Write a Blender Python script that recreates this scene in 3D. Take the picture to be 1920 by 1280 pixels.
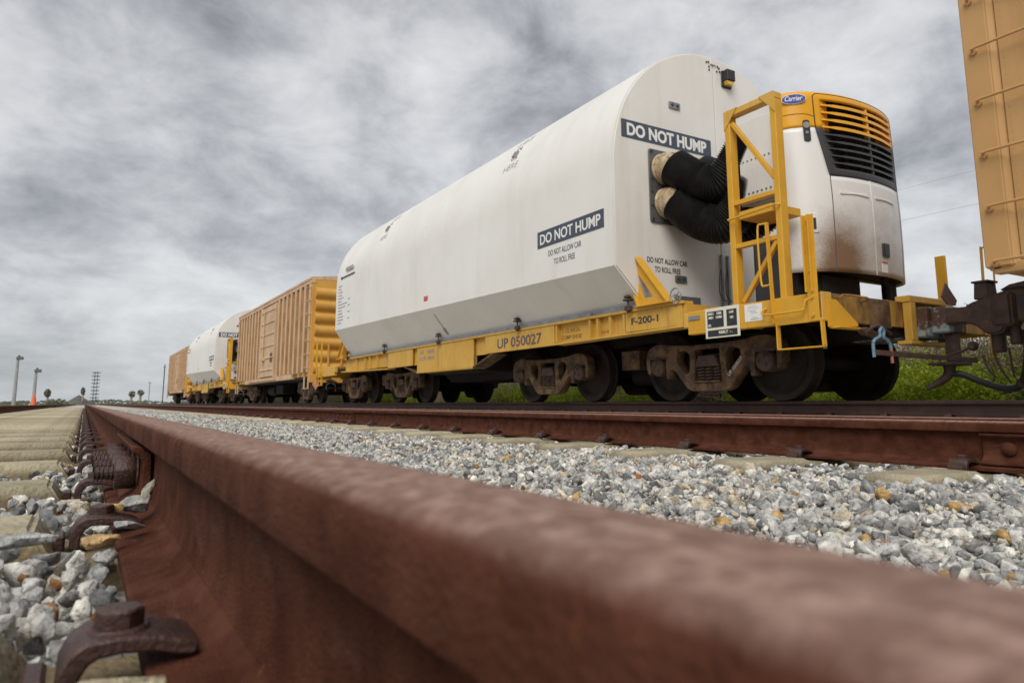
import bpy, bmesh, math, random
import numpy as np
from mathutils import Vector, Matrix, noise as mnoise
random.seed(7); rng = np.random.default_rng(7)
PI = math.pi
scn = bpy.context.scene
for o in list(bpy.data.objects): bpy.data.objects.remove(o)
COL = scn.collection

# ------------------------------------------------------------------ camera
cam_d = bpy.data.cameras.new('camera'); cam = bpy.data.objects.new('camera', cam_d); COL.objects.link(cam)
cam_d.sensor_width = 36.0; cam_d.lens = 36.0*1329/1920
cam_d.shift_x = 20/1920; cam_d.shift_y = -85/1920
cam_d.clip_start = 0.01; cam_d.clip_end = 6000
PHI = math.atan(202/1329); TH = math.atan(782*math.cos(PHI)/1329)
CAM = Vector((0, 0, 0.30))
cam.location = CAM
cam.rotation_euler = (PI/2+PHI, 0, -TH)
cam_d.dof.use_dof = True; cam_d.dof.focus_distance = 2.6; cam_d.dof.aperture_fstop = 9.0
scn.camera = cam

# ------------------------------------------------------------------ light
SUN_EL, SUN_AZ = math.radians(46), math.radians(225)      # azimuth measured clockwise from +Y
w = bpy.data.worlds.new('World'); scn.world = w; w.use_nodes = True
nt = w.node_tree; nt.nodes.clear()
N = nt.nodes.new; L = nt.links.new
def vm(op, a=None, b=None):
    n = N('ShaderNodeVectorMath'); n.operation = op
    for i, v in enumerate((a, b)):
        if v is None: continue
        if hasattr(v, 'links'): L(v, n.inputs[i])
        else: n.inputs[i].default_value = v
    return n
def mt(op, a, b=0.0, clamp=False):
    n = N('ShaderNodeMath'); n.operation = op; n.use_clamp = clamp
    for i, v in enumerate((a, b)):
        if hasattr(v, 'links'): L(v, n.inputs[i])
        else: n.inputs[i].default_value = v
    return n.outputs[0]
tc = N('ShaderNodeTexCoord'); sep = N('ShaderNodeSeparateXYZ'); L(tc.outputs['Generated'], sep.inputs[0])
zz = mt('POWER', mt('MAXIMUM', sep.outputs[2], 0.0), 0.75)
cmb = N('ShaderNodeCombineXYZ'); L(sep.outputs[0], cmb.inputs[0]); L(sep.outputs[1], cmb.inputs[1]); L(mt('MULTIPLY', zz, 1.75), cmb.inputs[2])
mp = N('ShaderNodeMapping'); L(cmb.outputs[0], mp.inputs[0]); mp.inputs['Location'].default_value = (-3.3, 1.9, 2.2)
n1 = N('ShaderNodeTexNoise'); L(mp.outputs[0], n1.inputs['Vector']); n1.inputs['Scale'].default_value = 2.1; n1.inputs['Detail'].default_value = 6; n1.inputs['Roughness'].default_value = 0.52; n1.inputs['Distortion'].default_value = 0.15
n2 = N('ShaderNodeTexNoise'); L(mp.outputs[0], n2.inputs['Vector']); n2.inputs['Scale'].default_value = 7.0; n2.inputs['Detail'].default_value = 6; n2.inputs['Roughness'].default_value = 0.60; n2.inputs['Distortion'].default_value = 0.25
mixn = mt('ADD', mt('MULTIPLY', n1.outputs[0], 0.56), mt('MULTIPLY', n2.outputs[0], 0.44))
cr = N('ShaderNodeValToRGB'); L(mixn, cr.inputs[0])
e = cr.color_ramp.elements; e[0].position = 0.375; e[0].color = (0.262, 0.272, 0.292, 1); e[1].position = 0.64; e[1].color = (0.755, 0.765, 0.775, 1)
x = cr.color_ramp.elements.new(0.46); x.color = (0.425, 0.436, 0.458, 1)
x = cr.color_ramp.elements.new(0.54); x.color = (0.595, 0.605, 0.622, 1)
hz = N('ShaderNodeMapRange'); L(sep.outputs[2], hz.inputs[0]); hz.inputs[1].default_value = 0.0; hz.inputs[2].default_value = 0.12; hz.inputs[3].default_value = 0.55; hz.inputs[4].default_value = 0.0
mxh = N('ShaderNodeMixRGB'); L(hz.outputs[0], mxh.inputs[0]); L(cr.outputs[0], mxh.inputs[1]); mxh.inputs[2].default_value = (0.50, 0.54, 0.575, 1)
sky = N('ShaderNodeTexSky'); sky.sky_type = 'NISHITA'; sky.sun_disc = False; sky.sun_elevation = SUN_EL; sky.sun_rotation = SUN_AZ
bgc = N('ShaderNodeBackground'); L(mxh.outputs[0], bgc.inputs[0]); bgc.inputs[1].default_value = 0.63
bgs = N('ShaderNodeBackground'); L(sky.outputs[0], bgs.inputs[0]); bgs.inputs[1].default_value = 0.08
mxs = N('ShaderNodeMixShader'); mxs.inputs[0].default_value = 0.94; L(bgs.outputs[0], mxs.inputs[1]); L(bgc.outputs[0], mxs.inputs[2])
ow = N('ShaderNodeOutputWorld'); L(mxs.outputs[0], ow.inputs[0])
sd = bpy.data.lights.new('sun', 'SUN'); sd.energy = 1.5; sd.angle = math.radians(38); sd.color = (1.0, 0.95, 0.87)
so = bpy.data.objects.new('sun', sd); COL.objects.link(so)
dirv = Vector((math.sin(SUN_AZ)*math.cos(SUN_EL), math.cos(SUN_AZ)*math.cos(SUN_EL), math.sin(SUN_EL)))
so.rotation_euler = dirv.to_track_quat('Z', 'Y').to_euler(); so.location = dirv*50
scn.view_settings.view_transform = 'Standard'; scn.view_settings.look = 'None'; scn.view_settings.gamma = 1; scn.view_settings.exposure = 0.78

# ------------------------------------------------------------------ materials
MATS = {}
def mk(name, c1, c2, scale=6, rough=.6, metal=0., bump=0., bscale=40, lo=.35, hi=.65, spec=.4, grime=None, gscale=(3, 3, 1), glo=.55, ghi=.75, coat=0., rough2=None, detail=7, attr=None, speck=None):
    m = bpy.data.materials.new(name); m.use_nodes = True; t = m.node_tree; b = t.nodes['Principled BSDF']
    nn = t.nodes.new; ll = t.links.new
    co = nn('ShaderNodeTexCoord')
    no = nn('ShaderNodeTexNoise'); no.inputs['Scale'].default_value = scale; no.inputs['Detail'].default_value = detail; no.inputs['Roughness'].default_value = .62; ll(co.outputs['Object'], no.inputs['Vector'])
    mr = nn('ShaderNodeMapRange'); mr.inputs[1].default_value = lo; mr.inputs[2].default_value = hi; ll(no.outputs[0], mr.inputs[0])
    mx = nn('ShaderNodeMixRGB'); ll(mr.outputs[0], mx.inputs[0]); mx.inputs[1].default_value = (*c1, 1); mx.inputs[2].default_value = (*c2, 1)
    out = mx.outputs[0]
    if attr:
        at = nn('ShaderNodeAttribute'); at.attribute_name = attr
        mu = nn('ShaderNodeMixRGB'); mu.blend_type = 'MULTIPLY'; mu.inputs[0].default_value = 1; ll(at.outputs['Color'], mu.inputs[1]); ll(out, mu.inputs[2]); out = mu.outputs[0]
    if speck:
        s2 = nn('ShaderNodeTexNoise'); s2.inputs['Scale'].default_value = speck[1]; s2.inputs['Detail'].default_value = 4; ll(co.outputs['Object'], s2.inputs['Vector'])
        r2 = nn('ShaderNodeMapRange'); r2.inputs[1].default_value = speck[2]; r2.inputs[2].default_value = speck[3]; ll(s2.outputs[0], r2.inputs[0])
        m2 = nn('ShaderNodeMixRGB'); ll(r2.outputs[0], m2.inputs[0]); ll(out, m2.inputs[1]); m2.inputs[2].default_value = (*speck[0], 1); out = m2.outputs[0]
    if grime:
        mpn = nn('ShaderNodeMapping'); ll(co.outputs['Object'], mpn.inputs[0]); mpn.inputs['Scale'].default_value = gscale
        g = nn('ShaderNodeTexNoise'); g.inputs['Scale'].default_value = 1; g.inputs['Detail'].default_value = 8; g.inputs['Roughness'].default_value = .65; ll(mpn.outputs[0], g.inputs['Vector'])
        gr = nn('ShaderNodeMapRange'); gr.inputs[1].default_value = glo; gr.inputs[2].default_value = ghi; ll(g.outputs[0], gr.inputs[0])
        m3 = nn('ShaderNodeMixRGB'); ll(gr.outputs[0], m3.inputs[0]); ll(out, m3.inputs[1]); m3.inputs[2].default_value = (*grime, 1); out = m3.outputs[0]
    ll(out, b.inputs['Base Color'])
    if rough2 is not None:
        rr = nn('ShaderNodeMapRange'); ll(no.outputs[0], rr.inputs[0]); rr.inputs[1].default_value = lo; rr.inputs[2].default_value = hi; rr.inputs[3].default_value = rough; rr.inputs[4].default_value = rough2; ll(rr.outputs[0], b.inputs['Roughness'])
    else: b.inputs['Roughness'].default_value = rough
    b.inputs['Metallic'].default_value = metal; b.inputs['Specular IOR Level'].default_value = spec; b.inputs['Coat Weight'].default_value = coat
    if bump:
        bn = nn('ShaderNodeTexNoise'); bn.inputs['Scale'].default_value = bscale; bn.inputs['Detail'].default_value = 6; ll(co.outputs['Object'], bn.inputs['Vector'])
        bp = nn('ShaderNodeBump'); bp.inputs['Strength'].default_value = bump; bp.inputs['Distance'].default_value = .01; ll(bn.outputs[0], bp.inputs['Height']); ll(bp.outputs[0], b.inputs['Normal'])
    MATS[name] = m
    return m
M_RAIL = mk('rusty_rail_steel', (.058, .018, .0095), (.110, .039, .022), scale=16, rough=.85, rough2=.72, bump=.5, bscale=330, spec=.12, grime=(.135, .068, .050), gscale=(34, 9, 34), glo=.58, ghi=.80, speck=((.16, .06, .025), 120, .66, .76))
t = M_RAIL.node_tree; b = t.nodes['Principled BSDF']; src = b.inputs['Base Color'].links[0].from_socket
co = t.nodes.new('ShaderNodeTexCoord'); sx = t.nodes.new('ShaderNodeSeparateXYZ'); t.links.new(co.outputs['Object'], sx.inputs[0])
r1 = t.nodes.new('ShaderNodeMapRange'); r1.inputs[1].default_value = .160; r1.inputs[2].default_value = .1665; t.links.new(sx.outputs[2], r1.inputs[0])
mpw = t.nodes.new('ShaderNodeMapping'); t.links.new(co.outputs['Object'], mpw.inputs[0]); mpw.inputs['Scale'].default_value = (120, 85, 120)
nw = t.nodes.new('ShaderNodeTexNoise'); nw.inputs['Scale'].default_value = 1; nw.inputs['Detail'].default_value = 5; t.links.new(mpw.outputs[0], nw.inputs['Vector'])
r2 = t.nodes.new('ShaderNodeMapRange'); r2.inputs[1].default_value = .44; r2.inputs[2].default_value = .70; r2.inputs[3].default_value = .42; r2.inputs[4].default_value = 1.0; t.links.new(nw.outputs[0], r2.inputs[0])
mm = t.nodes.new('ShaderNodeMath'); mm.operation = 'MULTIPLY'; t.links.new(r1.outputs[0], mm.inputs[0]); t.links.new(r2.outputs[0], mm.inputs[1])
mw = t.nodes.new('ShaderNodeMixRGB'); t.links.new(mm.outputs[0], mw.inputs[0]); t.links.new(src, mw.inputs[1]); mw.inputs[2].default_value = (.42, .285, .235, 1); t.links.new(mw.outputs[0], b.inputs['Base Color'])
M_RAILD = mk('dark_rail_steel', (.028, .0125, .0105), (.050, .022, .0175), scale=9, rough=.6, bump=.2, bscale=120, grime=(.10, .055, .04), gscale=(20, 6, 20), glo=.66, ghi=.8)
M_CLIP = mk('rusty_clip_steel', (.036, .017, .0135), (.072, .034, .026), scale=25, rough=.5, bump=.3, bscale=200, spec=.5, grime=(.22, .09, .04), gscale=(25, 25, 25), glo=.62, ghi=.75)
M_TIE = mk('concrete_tie', (.34, .30, .205), (.52, .465, .335), scale=9, rough=.9, bump=.8, bscale=90, spec=.2, grime=(.30, .17, .07), gscale=(9, 9, 9), glo=.60, ghi=.76, speck=((.22, .19, .13), 160, .62, .70))
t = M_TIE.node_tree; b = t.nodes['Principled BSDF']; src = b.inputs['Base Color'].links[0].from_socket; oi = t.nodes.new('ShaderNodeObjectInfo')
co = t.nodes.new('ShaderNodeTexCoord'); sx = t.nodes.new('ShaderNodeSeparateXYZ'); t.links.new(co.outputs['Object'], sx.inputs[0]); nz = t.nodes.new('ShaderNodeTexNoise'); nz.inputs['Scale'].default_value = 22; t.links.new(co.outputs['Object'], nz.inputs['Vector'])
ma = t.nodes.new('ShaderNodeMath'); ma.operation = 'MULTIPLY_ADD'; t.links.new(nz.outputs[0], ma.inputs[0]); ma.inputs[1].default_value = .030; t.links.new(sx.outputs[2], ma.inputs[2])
rz = t.nodes.new('ShaderNodeMapRange'); rz.name = 'stain'; rz.inputs[1].default_value = .018; rz.inputs[2].default_value = -.010; rz.inputs[3].default_value = 0; rz.inputs[4].default_value = .72; t.links.new(ma.outputs[0], rz.inputs[0])  # brown dirt on the tie sides, doubling as shade painted into the colour
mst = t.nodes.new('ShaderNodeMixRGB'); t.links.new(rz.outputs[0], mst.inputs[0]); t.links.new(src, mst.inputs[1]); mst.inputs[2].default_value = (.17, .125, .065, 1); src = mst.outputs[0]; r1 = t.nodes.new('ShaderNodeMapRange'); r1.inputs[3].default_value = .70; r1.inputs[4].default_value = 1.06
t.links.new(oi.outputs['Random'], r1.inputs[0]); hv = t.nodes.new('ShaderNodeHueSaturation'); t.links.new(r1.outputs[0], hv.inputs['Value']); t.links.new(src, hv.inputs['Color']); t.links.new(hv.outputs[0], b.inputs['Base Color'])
M_TIEN = M_TIE.copy(); M_TIEN.name = 'humped_concrete_tie'; M_TIEN.node_tree.nodes['stain'].inputs[1].default_value = .053; M_TIEN.node_tree.nodes['stain'].inputs[2].default_value = .030; M_TIEN.node_tree.nodes['stain'].inputs[4].default_value = .85  # dirt and painted side shade begin just under the raised top here
M_STONE = mk('crushed_granite', (.46, .46, .465), (1.34, 1.32, 1.27), scale=60, rough=.85, bump=.55, bscale=170, spec=.25, attr='tint', speck=((.10, .10, .105), 240, .56, .72))
M_GROUND = mk('ballast_ground', (.32, .31, .28), (.62, .60, .55), scale=24, rough=.95, bump=.9, bscale=45, spec=.1, grime=(.30, .26, .19), gscale=(.6, .6, .6), glo=.5, ghi=.7)
M_WHITE = mk('white_gelcoat', (.735, .72, .685), (.79, .78, .75), scale=.8, rough=.42, spec=.4, bump=.02, bscale=4, grime=(.54, .50, .42), gscale=(.9, 1.7, .22), glo=.50, ghi=1.25)
M_WHITE2 = mk('white_end_wall', (.70, .675, .635), (.76, .74, .705), scale=1.2, rough=.45, spec=.4, bump=.02, bscale=4, grime=(.54, .48, .40), gscale=(3.2, 2, .35), glo=.50, ghi=1.2)
M_YEL = mk('faded_yellow_paint', (.58, .330, .048), (.65, .395, .085), scale=2.2, rough=.58, bump=.06, bscale=30, grime=(.30, .17, .07), gscale=(7, 7, .7), glo=.54, ghi=.80, speck=((.25, .12, .04), 26, .70, .76))
M_YELB = mk('bright_yellow_paint', (.60, .315, .022), (.66, .36, .035), scale=4, rough=.48, bump=.06, bscale=40, grime=(.32, .15, .03), gscale=(10, 10, 2), glo=.63, ghi=.82)
M_YELD = mk('sooty_yellow_paint', (.30, .16, .04), (.52, .29, .05), scale=3, rough=.65, bump=.1, bscale=40, grime=(.10, .055, .03), gscale=(4, 4, 2), glo=.42, ghi=.66)
M_TAN = mk('tan_boxcar_paint', (.46, .262, .098), (.51, .30, .122), scale=1.3, rough=.5, bump=.05, bscale=20, grime=(.36, .20, .085), gscale=(3, 3, .35), glo=.55, ghi=.8)
M_TANF = mk('faded_tan_paint', (.50, .33, .19), (.62, .44, .285), scale=1.4, rough=.6, bump=.05, bscale=20, grime=(.30, .16, .08), gscale=(4, 4, .5), glo=.58, ghi=.78)
M_ORE = mk('boxcar_end_orange', (.54, .275, .045), (.61, .345, .08), scale=1.2, rough=.5, grime=(.36, .19, .05), gscale=(3, 3, .6), glo=.56, ghi=.8)
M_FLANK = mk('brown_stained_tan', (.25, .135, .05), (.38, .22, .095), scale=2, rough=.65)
M_TRUCK = mk('rusty_truck_casting', (.062, .035, .020), (.205, .118, .054), scale=5, rough=.75, bump=.35, bscale=60, lo=.38, hi=.66, grime=(.045, .03, .024), gscale=(7, 7, 7), glo=.50, ghi=.62)
M_WHEEL = mk('dark_wheel_steel', (.016, .0115, .0095), (.036, .026, .021), scale=5, rough=.8, bump=.12, bscale=60, spec=.2)
M_TREAD = mk('worn_wheel_tread', (.10, .085, .075), (.18, .15, .13), scale=12, rough=.38, metal=.6)
M_CAST = mk('dark_cast_steel', (.045, .028, .023), (.095, .055, .042), scale=7, rough=.65, bump=.3, bscale=70, grime=(.16, .085, .05), gscale=(8, 8, 8), glo=.60, ghi=.74)
M_BLUER = mk('flaking_blue_grey_paint', (.085, .045, .032), (.135, .07, .048), scale=5, rough=.7, bump=.3, bscale=50, grime=(.27, .33, .32), gscale=(5, 5, 5), glo=.47, ghi=.53)
M_UNDER = mk('underframe_black', (.010, .008, .007), (.020, .015, .012), scale=4, rough=.85)
M_RUB = mk('black_rubber', (.014, .014, .015), (.028, .028, .029), scale=12, rough=.42, bump=.05, spec=.45)
M_DGREY = mk('dark_grey_plastic', (.040, .041, .044), (.050, .051, .054), scale=5, rough=.5, spec=.45)
M_BOXG = mk('dark_grey_enclosure', (.022, .024, .028), (.032, .034, .038), scale=3, rough=.6)
M_PANEL = mk('grey_steel_panel', (.10, .10, .102), (.15, .15, .15), scale=6, rough=.45, metal=.4)
M_GREY = mk('grey_metal', (.22, .225, .23), (.30, .30, .30), scale=8, rough=.5, metal=.3)
M_STRIP = mk('grey_base_channel', (.20, .21, .23), (.30, .31, .33), scale=5, rough=.5, metal=.2, grime=(.12, .10, .08), gscale=(5, 3, 5), glo=.55, ghi=.7)
M_TAPE = mk('tan_wrapped_collar', (.28, .19, .10), (.52, .42, .28), scale=11, rough=.6, bump=.4, bscale=18, grime=(.10, .07, .05), gscale=(9, 9, 9), glo=.56, ghi=.66)
M_NAVY = mk('navy_sign', (.055, .068, .095), (.068, .080, .108), scale=4, rough=.5)
M_WLET = mk('white_letter', (.80, .80, .79), (.74, .74, .72), scale=20, rough=.5)
M_DLET = mk('dark_letter', (.035, .037, .042), (.06, .06, .065), scale=20, rough=.6)
M_FADE = mk('faded_letter', (.26, .255, .25), (.42, .41, .40), scale=20, rough=.6)
M_PURP = mk('faded_purple_letter', (.075, .06, .095), (.16, .12, .12), scale=14, rough=.6)
M_BRN = mk('brown_letter', (.24, .125, .03), (.34, .19, .04), scale=14, rough=.6)
M_RED = mk('red_placard', (.50, .06, .05), (.58, .10, .08), scale=8, rough=.5)
M_PINK = mk('faded_pink_placard', (.50, .22, .15), (.55, .30, .22), scale=8, rough=.6)
M_BLK = mk('black_plate', (.022, .024, .030), (.034, .036, .042), scale=8, rough=.5)
M_CREAM = mk('cream_plate', (.70, .66, .52), (.74, .71, .60), scale=8, rough=.55)
M_ORANGE = mk('orange_hood', (.72, .345, .008), (.76, .37, .012), scale=3, rough=.36, spec=.45, coat=.15)
M_UWHITE = None
M_BLUE = mk('blue_emblem', (.015, .035, .26), (.02, .05, .32), scale=5, rough=.35, coat=.3)
M_BROD = mk('blue_painted_rod', (.10, .20, .29), (.16, .28, .36), scale=20, rough=.5, grime=(.10, .07, .06), gscale=(30, 30, 30), glo=.58, ghi=.66)
M_RROD = mk('red_painted_rod', (.34, .10, .09), (.42, .16, .14), scale=20, rough=.5)
M_SIGNR = mk('rusty_marker_plate', (.13, .075, .055), (.19, .10, .075), scale=8, rough=.7, bump=.2)
M_AMBER = mk('amber_lens', (.70, .42, .03), (.74, .46, .05), scale=5, rough=.25, coat=.5)
M_POLE = mk('weathered_pole', (.25, .255, .26), (.33, .335, .34), scale=2, rough=.8)
M_STEELD = mk('dark_mast_steel', (.10, .105, .11), (.14, .145, .15), scale=3, rough=.7)
M_CONE = mk('orange_cone', (.70, .13, .05), (.75, .17, .07), scale=3, rough=.6)
M_STEM = mk('dry_twig', (.19, .148, .105), (.40, .33, .25), scale=2, rough=.9, spec=.1, lo=.4, hi=.6)
M_DRYL = mk('dead_leaf', (.13, .098, .066), (.25, .19, .13), scale=2, rough=.9, spec=.1, lo=.4, hi=.6)
M_DRYG = mk('dry_grass', (.30, .25, .13), (.44, .39, .24), scale=2, rough=.9, spec=.1)
def leafmat(name, c1, c2):
    m = mk(name, c1, c2, scale=3, rough=.6, spec=.3, lo=.4, hi=.6)
    b = m.node_tree.nodes['Principled BSDF']; b.inputs['Subsurface Weight'].default_value = 0.0
    t = m.node_tree; tr = t.nodes.new('ShaderNodeBsdfTranslucent'); ms = t.nodes.new('ShaderNodeMixShader'); ms.inputs[0].default_value = .35
    src = b.inputs['Base Color'].links[0].from_socket; t.links.new(src, tr.inputs[0])
    t.links.new(b.outputs[0], ms.inputs[1]); t.links.new(tr.outputs[0], ms.inputs[2]); t.links.new(ms.outputs[0], t.nodes['Material Output'].inputs[0]); return m
M_LEAF = leafmat('bright_shrub_leaf', (.29, .38, .02), (.44, .53, .045))
M_LEAF2 = leafmat('olive_leaf', (.15, .18, .05), (.29, .29, .11))
M_PALM = leafmat('palmetto_leaf', (.11, .18, .05), (.25, .32, .15))
M_FAR = leafmat('far_foliage', (.15, .17, .12), (.24, .26, .19))  # leaf colour lightened and greyed to paint in the haze of distance
M_MOUND = mk('dark_spoil', (.08, .075, .07), (.13, .12, .11), scale=.3, rough=.95)

# white unit shell: soot and road dust thrown up round the lower left front seam
M_UWHITE = mk('white_unit_panel', (.735, .735, .73), (.77, .77, .765), scale=2, rough=.32, spec=.45, coat=.1)
t = M_UWHITE.node_tree; b = t.nodes['Principled BSDF']; src = b.inputs['Base Color'].links[0].from_socket
co = t.nodes.new('ShaderNodeTexCoord'); nn = t.nodes.new; ll = t.links.new
def blob(center, scl, r0, r1):
    v = nn('ShaderNodeVectorMath'); v.operation = 'SUBTRACT'; ll(co.outputs['Object'], v.inputs[0]); v.inputs[1].default_value = center
    v2 = nn('ShaderNodeVectorMath'); v2.operation = 'MULTIPLY'; ll(v.outputs[0], v2.inputs[0]); v2.inputs[1].default_value = scl
    v3 = nn('ShaderNodeVectorMath'); v3.operation = 'LENGTH'; ll(v2.outputs[0], v3.inputs[0])
    r = nn('ShaderNodeMapRange'); r.interpolation_type = 'SMOOTHSTEP'; r.inputs[1].default_value = r0; r.inputs[2].default_value = r1; r.inputs[3].default_value = 1; r.inputs[4].default_value = 0; ll(v3.outputs['Value'], r.inputs[0]); return r.outputs[0]
def mth(op, a, c):
    n = nn('ShaderNodeMath'); n.operation = op
    for i, v in enumerate((a, c)):
        if hasattr(v, 'links'): ll(v, n.inputs[i])
        else: n.inputs[i].default_value = v
    return n.outputs[0]
fz = nn('ShaderNodeTexNoise'); fz.inputs['Scale'].default_value = 110; fz.inputs['Detail'].default_value = 3; ll(co.outputs['Object'], fz.inputs['Vector'])
mz = nn('ShaderNodeTexNoise'); mz.inputs['Scale'].default_value = 5; mz.inputs['Detail'].default_value = 5; ll(co.outputs['Object'], mz.inputs['Vector'])
soot = blob((-.60, 0, .12), (1.7, 0, .95), .05, .85); dust = blob((.15, 0, -.15), (.62, 0, .70), .1, 1.15)
tot = mth('ADD', mth('MULTIPLY', soot, .66), mth('MULTIPLY', dust, .50))
thr = mth('SUBTRACT', mth('ADD', tot, mth('MULTIPLY', mth('SUBTRACT', mz.outputs[0], .5), .35)), mth('MULTIPLY', fz.outputs[0], .62))
rs = nn('ShaderNodeMapRange'); rs.inputs[1].default_value = -.16; rs.inputs[2].default_value = .55; ll(thr, rs.inputs[0])
mxu = nn('ShaderNodeMixRGB'); ll(rs.outputs[0], mxu.inputs[0]); ll(src, mxu.inputs[1]); mxu.inputs[2].default_value = (.20, .118, .070, 1); ll(mxu.outputs[0], b.inputs['Base Color'])
rr = nn('ShaderNodeMapRange'); ll(rs.outputs[0], rr.inputs[0]); rr.inputs[3].default_value = .32; rr.inputs[4].default_value = .8; ll(rr.outputs[0], b.inputs['Roughness'])

# ------------------------------------------------------------------ mesh helpers
class MB:
    def __init__(s): s.v = []; s.f = []
    def add(s, vs, fs):
        k = len(s.v); s.v += [tuple(p) for p in vs]; s.f += [tuple(i+k for i in f) for f in fs]; return s
    def box(s, x0, x1, y0, y1, z0, z1):
        return s.add([(x, y, z) for x in (x0, x1) for y in (y0, y1) for z in (z0, z1)], [(0, 1, 3, 2), (4, 6, 7, 5), (0, 4, 5, 1), (2, 3, 7, 6), (0, 2, 6, 4), (1, 5, 7, 3)])
    def prism(s, pts, axis, a0, a1):           # pts: 2-D outline in the two remaining axes (xyz order)
        n = len(pts)
        def P(p, a): return {'x': (a, p[0], p[1]), 'y': (p[0], a, p[1]), 'z': (p[0], p[1], a)}[axis]
        vs = [P(p, a0) for p in pts]+[P(p, a1) for p in pts]
        return s.add(vs, [tuple(range(n-1, -1, -1)), tuple(range(n, 2*n))]+[(i, (i+1) % n, n+(i+1) % n, n+i) for i in range(n)])
    def tube(s, path, r, n=10, caps=True):
        path = [Vector(p) for p in path]; m = len(path); rad = r if callable(r) else (lambda i: r)
        up = None; vs = []
        for i, p in enumerate(path):
            d = (path[min(i+1, m-1)]-path[max(i-1, 0)]).normalized()
            if up is None: up = d.orthogonal().normalized()
            up = (up-d*up.dot(d)); up = up.normalized() if up.length > 1e-6 else d.orthogonal().normalized()
            sd_ = d.cross(up); rr_ = rad(i)
            vs += [p+(up*math.cos(2*PI*j/n)+sd_*math.sin(2*PI*j/n))*rr_ for j in range(n)]
        fs = [(i*n+j, i*n+(j+1) % n, (i+1)*n+(j+1) % n, (i+1)*n+j) for i in range(m-1) for j in range(n)]
        if caps: fs += [tuple(range(n-1, -1, -1)), tuple(range((m-1)*n, m*n))]
        return s.add(vs, fs)
    def cyl(s, p0, p1, r, n=16): return s.tube([p0, p1], r, n)
    def lathe(s, prof, c, axis='x', n=40):      # prof: (offset along axis, radius)
        m = len(prof); vs = []
        for a, r in prof:
            for j in range(n):
                u, v = r*math.cos(2*PI*j/n), r*math.sin(2*PI*j/n)
                vs.append({'x': (c[0]+a, c[1]+u, c[2]+v), 'y': (c[0]+u, c[1]+a, c[2]+v), 'z': (c[0]+u, c[1]+v, c[2]+a)}[axis])
        return s.add(vs, [(i*n+j, i*n+(j+1) % n, (i+1)*n+(j+1) % n, (i+1)*n+j) for i in range(m-1) for j in range(n)]+[tuple(range(n-1, -1, -1)), tuple(range((m-1)*n, m*n))])
    def bar(s, p0, p1, w, h, upv=(0, 0, 1)):    # rectangular bar between two points; w sideways, h along up
        p0, p1 = Vector(p0), Vector(p1); d = (p1-p0).normalized(); sd_ = d.cross(Vector(upv)).normalized()*w/2; u = sd_.cross(d).normalized()*h/2
        vs = [p+a*sd_+c*u for p in (p0, p1) for a, c in ((-1, -1), (1, -1), (1, 1), (-1, 1))]
        return s.add(vs, [(3, 2, 1, 0), (4, 5, 6, 7)]+[(i, (i+1) % 4, 4+(i+1) % 4, 4+i) for i in range(4)])
    def hexbolt(s, p, d, r, h):
        d = Vector(d).normalized(); return s.tube([Vector(p), Vector(p)+d*h], r, 6)
    def build(s, name, mat, parent=None, bevel=0, smooth=35, seg=1, org=None):
        me = bpy.data.meshes.new(name)
        o0 = Vector(org) if org is not None else (rootloc(parent) if parent else Vector((0, 0, 0)))
        me.from_pydata([(p[0]-o0.x, p[1]-o0.y, p[2]-o0.z) for p in s.v], [], s.f)
        bm = bmesh.new(); bm.from_mesh(me)
        bmesh.ops.recalc_face_normals(bm, faces=bm.faces)
        if bevel:
            ed = [e for e in bm.edges if len(e.link_faces) == 2 and e.calc_face_angle(0) > .5]
            bmesh.ops.bevel(bm, geom=ed, offset=bevel, segments=seg, affect='EDGES', clamp_overlap=True)
        bm.to_mesh(me); bm.free()
        return link(name, me, mat, parent, smooth)
def rootloc(o):
    while o.parent: o = o.parent
    return Vector(o.location)
def link(name, me, mat, parent=None, smooth=35):
    me.materials.clear(); me.materials.append(mat)
    if smooth:
        me.polygons.foreach_set('use_smooth', [True]*len(me.polygons)); me.set_sharp_from_angle(angle=math.radians(smooth))
    o = bpy.data.objects.new(name, me); COL.objects.link(o); o.parent = parent
    return o
def tag(o, label=None, cat=None, group=None, kind=None):
    if label: o['label'] = label
    if cat: o['category'] = cat
    if group: o['group'] = group
    if kind: o['kind'] = kind
    return o
def thing(name, label, cat, loc=(0, 0, 0), group=None):
    o = bpy.data.objects.new(name, None); COL.objects.link(o); o.location = loc; o.empty_display_size = .2
    return tag(o, label, cat, group)
def copy_tree(o, parent=None):
    c = o.copy(); COL.objects.link(c); c.parent = parent
    for ch in o.children: copy_tree(ch, c)
    return c
def place(name, ob_mesh, mat, parent, M, smooth=30):     # mesh given in a local frame, put into the world by matrix M
    ob_mesh.transform(M); ob_mesh.transform(Matrix.Translation(-rootloc(parent))); return link(name, ob_mesh, mat, parent, smooth)
def frame_side(x, y, z): return Matrix(((0, 0, -1, x), (-1, 0, 0, y), (0, 1, 0, z), (0, 0, 0, 1)))   # reads on faces that look to -X
def frame_end(x, y, z): return Matrix(((1, 0, 0, x), (0, 0, -1, y), (0, 1, 0, z), (0, 0, 0, 1)))     # reads on faces that look to -Y
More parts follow.
